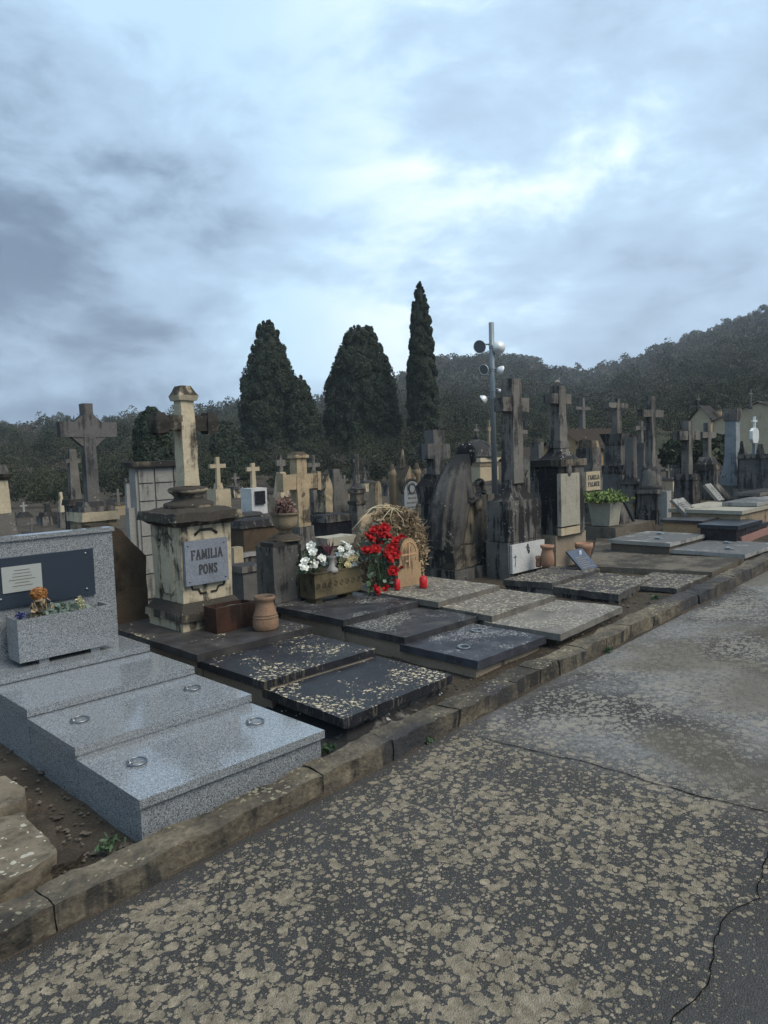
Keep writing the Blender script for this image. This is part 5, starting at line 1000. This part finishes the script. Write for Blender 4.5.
p=W(698,500,D=30); x,y=p.x,p.y; s_=(x*FW[0]+y*FW[1])/F; mb=MB(); cross(mb,(x,y),zrow(x,y,411),zrow(x,y,394),1.6*s_,1.3*s_,1.2*s_,zrow(x,y,400),zrow(x,y,398.6),9*s_); solo('roof_cross','thin cross above the small distant cream gable','cross',mb,'grey',(x,y,zrow(x,y,411)))
mon('round_turret','small cream turret with rounded top between the two cream chapels','turret',718,31,[('box','wall','creamclean',419,None,22,22),('round','drum','tan',408,420,[(3.6,0),(3.6,.6),(3.0,.85),(1.2,1)]),('round','cap','crust',405,409,[(3,0),(2,.5),(.6,1)])])
# white metal cross plaque
p=W(754,470,D=16.5); x,y=p.x,p.y; s_=(x*FW[0]+y*FW[1])/F; t=T('white_cross_plaque','bright white cross shaped metal marker in front of the cream chapel','grave marker',(x,y,G(x,y)))
za,zb_=zrow(x,y,443),zrow(x,y,428); w_=6*s_*1.5; t.p('shield',MB().prismy([(x-w_*.7,za),(x+w_*.7,za),(x+w_,za+.08),(x+w_,zb_-.06),(x+w_*.4,zb_),(x-w_*.4,zb_),(x-w_,zb_-.06),(x-w_,za+.08)],y-.03,y+.03),'lampwhite',bev=.008)
mb=MB(); cross(mb,(x,y),zb_-.01,zrow(x,y,416.5),2*s_,2*s_,.04,zrow(x,y,422),zrow(x,y,420),12*s_); t.p('cross',mb,'lampwhite'); t.p('post',MB().frus((x,y),G(x,y)-.1,za,.07,.05),'galv')
mon('blue_grey_pedestal','broad blue grey pedestal beneath the white marker at the right edge','monument',760,14.5,[('box','plinth','grey',488,None,52,50),('box','body','bluegrey',458,488,38,37),('box','cornice','black',454,458,42,40),('box','finial','black',444,454,8,4)])
mon('twin_finial','dark twin finial post left of the blue grey pedestal','post',742,14.8,[('box','post','grey',452,None,9,8),('box','tip','black',441,452,6,3)])
# tombs on the right -----------------------------------------------------------
def lbox(name,label,cx,row,Y,R,L,rowt,mat,lidmat=None,thk=.05,cat='tomb',zb=None):
    c=W(cx,row,Y=Y); X1=W(R,row,Y=Y).x; Y1=max(W(L,row,X=c.x).y,Y+.4); Y1=min(Y1,Y+2.4); X1=min(X1,c.x+2.6); zt=zrow(c.x,Y,rowt); t=T(name,label,cat,((c.x+X1)/2,(Y+Y1)/2,G(c.x,Y)))
    t.p('base',MB().box(c.x+.03,X1-.03,Y+.03,Y1-.03,min(c.z,G(c.x,Y))-.1,zt-thk),mat,bev=.008,rough=.005)
    t.p('lid',MB().box(c.x,X1,Y,Y1,zt-thk,zt),lidmat or mat,bev=.006,rough=.003); return t
def zbox(name,label,pf,zf,R,L,thk,mat,lidmat,cat='tomb',h=.2):
    """box whose near upper corner is seen at pf and stands at height zf; R, L = right and left columns of its edges"""
    c=W(pf[0],pf[1],Z=zf); X1=min(W(R,pf[1],Y=c.y).x if W(R,pf[1],Y=c.y).x>0 else 99,c.x+1.5); Y1=min(W(L,pf[1],X=c.x).y,c.y+2.2); t=T(name,label,cat,((c.x+X1)/2,(c.y+Y1)/2,zf-h))
    t.p('base',MB().box(c.x+.03,X1-.03,c.y+.03,Y1-.03,zf-h-.3,zf-thk),mat,bev=.008,rough=.004,cell=.12); t.p('lid',MB().box(c.x,X1,c.y,Y1,zf-thk,zf),lidmat,bev=.006,rough=.003,cell=.12); return c,X1,Y1
print(zbox('black_granite_tomb','polished black granite tomb cut by the right picture edge behind the white slabs',(746,528),.50,770,712,.05,'polblack','slateblk'))
print(zbox('black_granite_tomb','polished black granite tomb between the open stone book and the right edge',(738,526),.56,762,697,.05,'polblack','slateblk'))
print(zbox('orange_sided_tomb','tomb with orange rendered side and dark slab carrying the open book',(702,521),.58,722,660,.04,'orange','lidbare'))
print(zbox('long_wall_tomb','long tan walled tomb with pale ledge behind the open stone book',(742,511),.68,790,668,.05,'tan','planterconc',h=.3))
print(zbox('pale_top_tomb','tan tomb with broad pale lid near the right edge behind the black granite',(757,503),.74,790,722,.05,'tan','whitegrey',h=.3))
print(zbox('grey_top_tomb','grey flat tomb below the blue grey pedestal at the right edge',(760,493),.80,800,735,.05,'bluegrey','grey',h=.3))
mb=MB().prism([(9.7,3.3,0),(11.6,3.3,.05),(11.6,4.1,.05),(9.7,4.1,0)],.2,.40); struct('pink_floor',mb,'pink')
def openbook(name,label,px,row,Y,w,rowt,mat='plaque'):
    a=W(px,row,Z=Y); Y=a.y; zt=zrow(a.x,Y+.18,rowt); t=T(name,label,'book sculpture',(a.x,Y,a.z)); w_=w
    for s_ in(0,1):
        x0=a.x+s_*w_/2+.003; v=[]
        n=6
        for k in range(n+1):
            u=k/n; bul=.02*math.sin(u*math.pi); 
            for (yy_,zz_) in((Y,a.z),(Y+.16,zt)): v+= [(x0+u*w_/2-.003-(.16 if yy_>Y else 0),yy_-bul,zz_+bul*.6)]
        v2=[(p[0],p[1]+.04,p[2]-.02) for p in v]; m_=len(v); f=[(2*k,2*k+2,2*k+3,2*k+1) for k in range(n)]+[(2*k+1+m_,2*k+3+m_,2*k+2+m_,2*k+m_) for k in range(n)]+[(0,1,1+m_,m_),(2*n+1,2*n,2*n+m_,2*n+1+m_)]+[(2*k+2,2*k,2*k+m_,2*k+2+m_) for k in range(n)]+[(2*k+1,2*k+3,2*k+3+m_,2*k+1+m_) for k in range(n)]
        pg=t.p('page',MB().add(v+v2,f,False),mat)
        mb=MB()
        for k in range(6):
            u=.15+.11*k; xx_=x0+.03-.16*u; yy_=Y+.16*u-.024; zz_=a.z+(zt-a.z)*u+.016; mb.box(xx_,xx_+w_*.34*random.uniform(.6,1),yy_-.003,yy_,zz_,zz_+.007)
        t.p('lines',mb,'ink',pg)
    return t
openbook('stone_book','white open marble book leaning on the dark slab of the orange sided tomb',688,516,.585,.40,499,'whitegrey')
openbook('stone_book','left one of two upright marble tablets on the long tan wall',719,501,.685,.24,484,'whitegrey')
openbook('stone_book','right one of two upright marble tablets on the long tan wall',728,500,.685,.2,484,'grey')
pot('white_jar','squat pale round jar left of the marble tablets',712,501,7.0,10,491,[(.7,0),(1,.3),(1,.6),(.7,.85),(.75,1),(.5,1)],'whitegrey','jar')
pot('clay_pot','small clay pot right of the marble tablets',730,501,6.4,7,494,bowl); pot('clay_pot','small clay pot with dried stems at the far right of the tan wall',738,500,6.6,7,493,bowl)
pot('round_clay_vase','round pale clay vase between the marble block and the orange sided tomb',671,517,5.6,13,502,[(.6,0),(.95,.25),(1,.55),(.8,.85),(.6,.93),(.7,1),(.5,1)],'terra2','vase')
pot('small_bush_pot','pale pot behind the orange sided tomb below the thick cross',700,501,7.0,13,491,bowl,'tan')
# additional distant rows of tombs so the ground behind reads as a full cemetery
rr=random.Random(5)
descr=['cream','grey','dark','tan']; mats=['cream','grey','black','tan']
far=[(30,15,18,6,0),(100,16,20,7,1),(118,20,16,6,3),(196,22,14,5,1),(205,15,20,6,2),(236,23,14,5,0),(268,20,20,6,1),(300,20,20,5,2),(345,19,18,6,3),(365,22,16,5,0),(388,20,16,6,1),(425,22,16,6,2),(455,18,22,6,0),(505,18,20,6,1),(545,18,20,6,3),(565,15,22,7,1),(600,19,20,5,2),(668,18,20,6,0),(676,22,14,6,1),(722,21,16,6,2),(700,19,14,6,3)]
words=['left of the large grey cross','under the large grey cross','left of the burial niches','right of the burial niches','behind the family monument','between the two small cream cross tombs','right of the black plaque tomb','behind the ochre cross','right of the stepped pyramid','behind the slim column cross','behind the gothic tombstone','behind the blunt thick cross','behind the mourner statue','behind the tall black monument','between the black monuments','behind the paneled black monument','behind the canopy monument','behind the bell based cross','left of the thick cross','behind the bluish column','behind the stepped cross']
for (px_,D,wp,hp,mi),wd in zip(far,words):
    p=W(px_,500,D=D); base_=zrow; g0=G(p.x,p.y); s_=(p.x*FW[0]+p.y*FW[1])/F
    gr=512-F*((p.x*CU[0]+p.y*CU[1]+(g0-EYE)*CU[2])/(p.x*FW[0]+p.y*FW[1]+(g0-EYE)*FW[2]))
    tiers=[('box','body',mats[mi],gr-hp*1.5,None,wp*1.2,wp*1.15),('box','cover',mats[(mi+1)%4],gr-hp*1.5-2.5,gr-hp*1.5,wp*1.25,wp)]
    if mi in(0,3): tiers.append(('cross','cross','grey',gr-hp*1.5-16,gr-hp*1.5-2,3.5,3,gr-hp*1.5-12,gr-hp*1.5-10,10))
    mon('distant_tomb','%s distant tomb %s'%(descr[mi],wd),'tomb',px_,D,tiers,bev=.02)

# ================================================================ TREES
def quads(name,P,size,mat,parent=None,off=(0,0,0),aspect=1.,up=0.,sizes=None,outd=None,outw=0.):
    """many small leaf quads as one mesh, built with numpy"""
    P=np.asarray(P,float)-np.array(off); n=len(P); N=RNG.normal(size=(n,3)); N/=np.linalg.norm(N,axis=1)[:,None]
    if outd is not None: N=N*(1-outw)+outd*outw; N/=np.linalg.norm(N,axis=1)[:,None]
    Tn=RNG.normal(size=(n,3)); Tn[:,2]+=up*2; Tn-=N*(Tn*N).sum(1)[:,None]; Tn/=np.linalg.norm(Tn,axis=1)[:,None]; B=np.cross(N,Tn)
    sz=(sizes if sizes is not None else np.full(n,size))*RNG.uniform(.6,1.3,n); a=(Tn.T*sz*.5*aspect).T; b=(B.T*sz*.5).T
    V=np.stack([P-a-b*.5,P-a*.3+b,P+a+b*.3,P+a*.4-b],1).reshape(-1,3)
    me=bpy.data.meshes.new(name); me.vertices.add(4*n); me.vertices.foreach_set('co',V.ravel()); me.loops.add(4*n); me.loops.foreach_set('vertex_index',np.arange(4*n)); me.polygons.add(n); me.polygons.foreach_set('loop_start',np.arange(n)*4); me.polygons.foreach_set('loop_total',np.full(n,4)); me.update(); me.validate()
    me.materials.append(M[mat]); o=bpy.data.objects.new(name,me); COL.objects.link(o)
    if parent: o.parent=parent
    return o
def cypress(label,px,D,rowt,wpx,prof,seed,dens=1.,lump=.34,second=None):
    """prof: list of (height fraction, radius fraction)"""
    p=W(px,480,D=D); x,y=p.x,p.y; g0=terrain(x,y); s_=(x*FW[0]+y*FW[1])/F; zt=zrow(x,y,rowt); H=zt-g0; R=wpx*s_/2
    t=T('cypress_tree',label,'tree',(x,y,g0),'dark cypress trees behind the graves'); rs=np.random.RandomState(seed)
    t.p('trunk',MB().tube([(x,y,g0-.2),(x,y,g0+H*.3),(x,y,g0+H*.8)],[.2,.15,.05],8),'bark')
    hs=[a for a,b in prof]; rs_=[b for a,b in prof]
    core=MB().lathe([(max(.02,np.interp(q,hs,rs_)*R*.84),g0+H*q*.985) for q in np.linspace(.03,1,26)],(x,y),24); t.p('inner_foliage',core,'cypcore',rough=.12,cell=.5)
    nl=int(560*dens*max(.35,(R*2*H)/30)); hh=rs.uniform(.03,1,nl*3); w_=np.interp(hh,hs,rs_); keep=rs.uniform(size=nl*3)<w_+.08; hh=hh[keep][:nl]; rr_=np.interp(hh,hs,rs_)*R; th=rs.uniform(0,6.283,len(hh))
    bump=1+.07*np.sin(th*3+hh*9+seed)+.05*np.sin(th*5-hh*17)+rs.normal(0,.02,len(hh))
    C=np.stack([x+rr_*.88*bump*np.cos(th),y+rr_*.86*bump*np.sin(th),g0+H*hh],1); lr=lump*rs.uniform(.6,1.35,len(hh))*np.clip(rr_/R*1.25,.22,1)
    k=int(120); idx=np.repeat(np.arange(len(hh)),k); d=RNG.normal(size=(len(idx),3)); d[:,0]+=np.cos(th[idx])*.9; d[:,1]+=np.sin(th[idx])*.9; d[:,2]+=.35; d/=np.linalg.norm(d,axis=1)[:,None]
    P=C[idx]+d*(lr[idx]*RNG.uniform(.75,1.05,len(idx)))[:,None]*np.array([1,1,1.35]); P[:,2]=np.minimum(P[:,2],zt+.1)
    quads('crown',P,.085,'cyp',t.e,(x,y,g0),1.6,.9,None,d,.6); return t
big=[(0,.75),(.1,.95),(.25,1.0),(.4,.95),(.55,.82),(.7,.66),(.82,.50),(.9,.38),(.96,.26),(1,.08)]
col_=[(0,.7),(.2,1.0),(.35,.98),(.55,.86),(.75,.66),(.88,.45),(.96,.22),(1,.04)]
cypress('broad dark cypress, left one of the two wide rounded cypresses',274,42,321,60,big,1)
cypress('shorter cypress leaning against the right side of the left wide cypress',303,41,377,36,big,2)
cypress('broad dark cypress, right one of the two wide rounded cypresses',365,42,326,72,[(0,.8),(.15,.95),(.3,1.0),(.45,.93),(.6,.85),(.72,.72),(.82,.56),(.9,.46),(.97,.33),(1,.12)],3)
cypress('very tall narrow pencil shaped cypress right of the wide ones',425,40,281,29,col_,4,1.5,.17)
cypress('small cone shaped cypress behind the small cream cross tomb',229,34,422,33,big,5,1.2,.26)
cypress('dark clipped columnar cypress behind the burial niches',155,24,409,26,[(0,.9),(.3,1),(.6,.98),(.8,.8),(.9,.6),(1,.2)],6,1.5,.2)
# pines : five prototypes copied
def pine(loc,H,R,seed,name='pine_tree',nq=3600,flat=.5,size=.15,mat='forestb'):
    rs=random.Random(seed); x,y,z=loc; t=T(name,'x','tree',loc)
    mb=MB(); pts=[Vector((x,y,z-.5)),Vector((x+rs.uniform(-.2,.2),y,z+H*.35)),Vector((x+rs.uniform(-.4,.4),y+rs.uniform(-.3,.3),z+H*.7))]; mb.tube(pts,[.22,.16,.09],7)
    C=[]
    for k in range(11):
        a=rs.uniform(0,6.28); q=rs.uniform(.25,1)**.6*R; h=H*(.62+.38*rs.random()*(1-.45*q/R)); c=Vector((x+q*math.cos(a),y+q*math.sin(a),z+h)); C.append(c); mb.tube([pts[1].lerp(pts[2],rs.uniform(.2,1)),c],[.07,.02],5)
    C.append(Vector((x,y,z+H*.93))); t.p('trunk',mb,'bark'); C=np.array([tuple(c) for c in C]); idx=RNG.integers(0,len(C),nq); d=RNG.normal(size=(nq,3)); d/=np.linalg.norm(d,axis=1)[:,None]
    P=C[idx]+d*RNG.uniform(.5,1,nq)[:,None]*np.array([R*.36,R*.36,R*.30*flat*2]); quads('crown',P,size,mat,t.e,loc,1.3,.2); return t
protos=[pine((0,0,0),6+.5*k,2.1+.2*k,10+k) for k in range(5)]; used_=set()
def place_pine(k,px,row_top,D,label,group,sx=1.):
    p=W(px,450,D=D); x,y=p.x,p.y; z=terrain(x,y)-.3; zt=zrow(x,y,row_top); src=protos[k%5]; H0=6+.5*(k%5); sc=max(.4,(zt-z)/H0)
    if k%5 not in used_: used_.add(k%5); e=src.e
    else:
        e=src.e.copy(); COL.objects.link(e)
        for ch in list(src.e.children): c=ch.copy(); COL.objects.link(c); c.parent=e
    e.location=(x,y,z); e.scale=(sc*sx,sc*sx,sc); e.rotation_euler=(0,0,(k*2.4)%6.28); e['label']=label; e['category']='tree'; e['group']=group
PL=[(62,413,235,'round crowned pine on the skyline just left of the large grey cross'),(107,416,240,'round crowned pine on the skyline just right of the large grey cross'),(4,421,220,'dark pine on the skyline at the left edge'),(222,402,275,'lone spreading pine on the ridge left of the wide cypresses'),(214,405,275,'smaller pine beside the lone spreading pine on the ridge'),(238,403,285,'tiny pine on the ridge right of the lone spreading pine'),(566,366,390,'pine on the saddle of the ridge above the paneled black monument'),(533,356,378,'bushy pine on the ridge right of the light pole'),(486,353,358,'pine on the hilltop left of the light pole'),
 (716,324,330,'pine on the right skyline, leftmost of the large edge group'),(733,322,300,'pine on the right skyline between two taller ones'),(745,316,280,'tall pine on the right skyline near the edge'),(762,305,260,'tallest pine at the right edge of the skyline'),(775,300,250,'pine cut by the right picture edge')]
for i,(px_,r_,D,lb) in enumerate(PL): place_pine(i,px_,r_,D,lb,'pines on the skyline',.9)
NP=[(8,458,75),(22,448,95),(38,455,85),(52,444,110),(70,452,90),(100,448,100),(118,456,80),(135,442,115),(165,450,100),(190,440,120),(203,450,90),(320,420,120),(335,432,100),(395,425,110),(410,436,95),(445,430,100),(460,420,120),(478,432,95),(500,425,110),(520,436,95),(540,425,115),(560,432,100),(590,420,110),(606,432,95),(630,425,100),(660,420,90),(676,404,75),(690,425,60),(712,432,50),(725,418,70),(742,396,80),(765,400,75)]
for i,(px_,r_,D) in enumerate(NP): place_pine(i+3,px_,r_,D,'dark green pine of the dense wood just behind the cemetery','pines of the wood behind the cemetery',1.15)
# the far wood : one mass
AZR=math.atan2(W(455,500,D=30).y,W(455,500,D=30).x)
def wood():
    def templ(NQ):
        T_=[]
        for k in range(8):
            nc=11; c=RNG.normal(size=(nc,3)); c/=np.linalg.norm(c,axis=1)[:,None]; c=c*np.array([1.25,1.25,1.0])*RNG.uniform(.3,1,(nc,1)); c[:,2]=c[:,2]*1.35+2.3
            idx=RNG.integers(0,nc,NQ); d=RNG.normal(size=(NQ,3)); d/=np.linalg.norm(d,axis=1)[:,None]; d[:,2]=np.abs(d[:,2])*.8; T_.append(c[idx]+d*RNG.uniform(.55,.9,NQ)[:,None])
        return T_
    TN=templ(620); TF=templ(190); out=[];szs=[];tone=[]; rs=random.Random(3); a0=math.radians(5); a1=math.radians(85)
    for ring in range(0,260):
        r=26*1.0128**ring
        if r>470: break
        step=(2.7+r*.009)/r; a=a0+rs.random()*step
        while a<a1:
            rr_=r+rs.uniform(-2.4,2.4); aa=a+rs.uniform(-.3,.3)*step; a+=step
            if rr_>np.interp(aa,HA,HR)+25 or (rr_<38 and aa<AZR) or rs.random()<.05: continue
            x,y=rr_*math.cos(aa),rr_*math.sin(aa); sc=(rs.uniform(.5,1.05) if rs.random()<.75 else rs.uniform(1.0,1.5))*(1+rr_*.0006)*(.36 if rr_<38 else .46 if rr_<60 else .60 if rr_<100 else .75 if rr_<150 else .95); near=rr_<130; q=rs.random()*6.28; tt=(TN if near else TF)[rs.randrange(8)]*sc*np.array([1,1,rs.uniform(.85,1.25)]); n=len(tt)
            X=tt[:,0]*math.cos(q)-tt[:,1]*math.sin(q)+x; Y=tt[:,0]*math.sin(q)+tt[:,1]*math.cos(q)+y; out.append(np.stack([X,Y,tt[:,2]+terrain(x,y)-.4],1)); szs.append(np.full(n,(.07+rr_*.0010)*max(sc,.5) if near else (.13+rr_*.0010)*sc)); tone.append(np.full(n,rs.random()))
    print('trees',len(out),sum(map(len,out))); P=np.concatenate(out); o=quads('wooded_hillside',P,1,'forest',None,(0,0,0),1.,0.,np.concatenate(szs)); tn=np.concatenate(tone).astype(np.float32)
    at=o.data.attributes.new('tone','FLOAT','FACE'); at.data.foreach_set('value',tn)
    tag(o,'dense dark green pine wood covering the hills behind the cemetery','wood',kind='stuff')
wood()
for i,(px_,D,r_,w_) in enumerate([(700,22,440,34),(722,24,436,30),(676,25,440,26)]):
    p=W(px_,480,D=D); x,y=p.x,p.y; g0=G(x,y); s_=(x*FW[0]+y*FW[1])/F; H=zrow(x,y,r_)-g0; R=w_*s_/2
    t=T('bush',['dark leafy bush behind the stepped cross','dark leafy bush left of the bluish column','dark leafy bush left of the thick cross'][i],'bush',(x,y,g0),'bushes behind the right hand crosses'); t.p('stem',MB().tube([(x,y,g0-.1),(x+.1,y,g0+H*.5)],[.08,.04],6),'bark')
    n=2600; d=RNG.normal(size=(n,3)); d/=np.linalg.norm(d,axis=1)[:,None]; rad=RNG.uniform(.55,1.05,n)*(1+.15*np.sin(d[:,0]*7)*np.cos(d[:,2]*6)); P=np.array([x,y,g0+H*.5])+d*rad[:,None]*np.array([R*1.1,R*1.1,H*.5]); quads('crown',P,.13,'forestb',t.e,(x,y,g0),1.2)

for i,(x_,y_,lb) in enumerate([(2.38,2.84,'green weed tuft at the foot of the granite tomb corner'),(2.9,2.61,'small weed in the kerb joint below the black lids'),(4.9,2.6,'small weed at the kerb foot below the pale lids'),(1.22,2.86,'small weed between the kerb and the granite tomb'),(.98,3.0,'weed tuft beside the broken stone edging'),(6.3,2.88,'weed tuft behind the kerb beside the crusted tomb')]):
    z_=road_z(x_)+(.08 if y_>2.7 else .0); pts=[(x_+random.gauss(0,.022),y_+random.gauss(0,.012),z_+abs(random.gauss(0,.014))) for _ in range(60)]
    solo('weed',lb,'weed',MB().cards(pts,.018,2.,.7),'leaf',(x_,y_,z_))
mb=MB(); rr=random.Random(9)
for k in range(1500):
    x_=rr.uniform(.4,9.5) if k%3 else rr.uniform(.5,1.33); y_=2.8+abs(rr.gauss(0,.5 if k%2 else 1.8)); r_=rr.uniform(.004,.014)*(1 if rr.random()<.93 else 1.8); c_=(x_,y_,G(x_,y_)-.022+r_*.3); v_=[(c_[0]+r_*rr.uniform(.7,1.3)*a_,c_[1]+r_*rr.uniform(.7,1.3)*b_,c_[2]+r_*rr.uniform(.5,.9)*d_) for a_,b_,d_ in ((1,0,0),(0,1,0),(-1,0,0),(0,-1,0),(0,0,1),(0,0,-1))]
    mb.add(v_,[(0,1,4),(1,2,4),(2,3,4),(3,0,4),(1,0,5),(2,1,5),(3,2,5),(0,3,5)])
gv=mb.build('gravel',M['conc']); tag(gv,'loose small stones lying on the soil between the tombs','gravel',kind='stuff')
# the damp evening air: one even volume round everything
hm=bpy.data.materials.new('haze'); hm.use_nodes=True; ht=hm.node_tree; ht.nodes.clear(); ho=ht.nodes.new('ShaderNodeOutputMaterial'); hv=ht.nodes.new('ShaderNodeVolumePrincipled'); ht.links.new(hv.outputs[0],ho.inputs[1]); hv.inputs['Color'].default_value=(.80,.88,.96,1); hv.inputs['Density'].default_value=.00075
zmin=-40; M['haze']=hm
hz_=MB().box(-620,620,-620,620,-45,95).build('haze',hm); hz_['kind']='stuff'; hz_['label']='thin pale damp air that fades the far hills'; hz_['category']='haze'
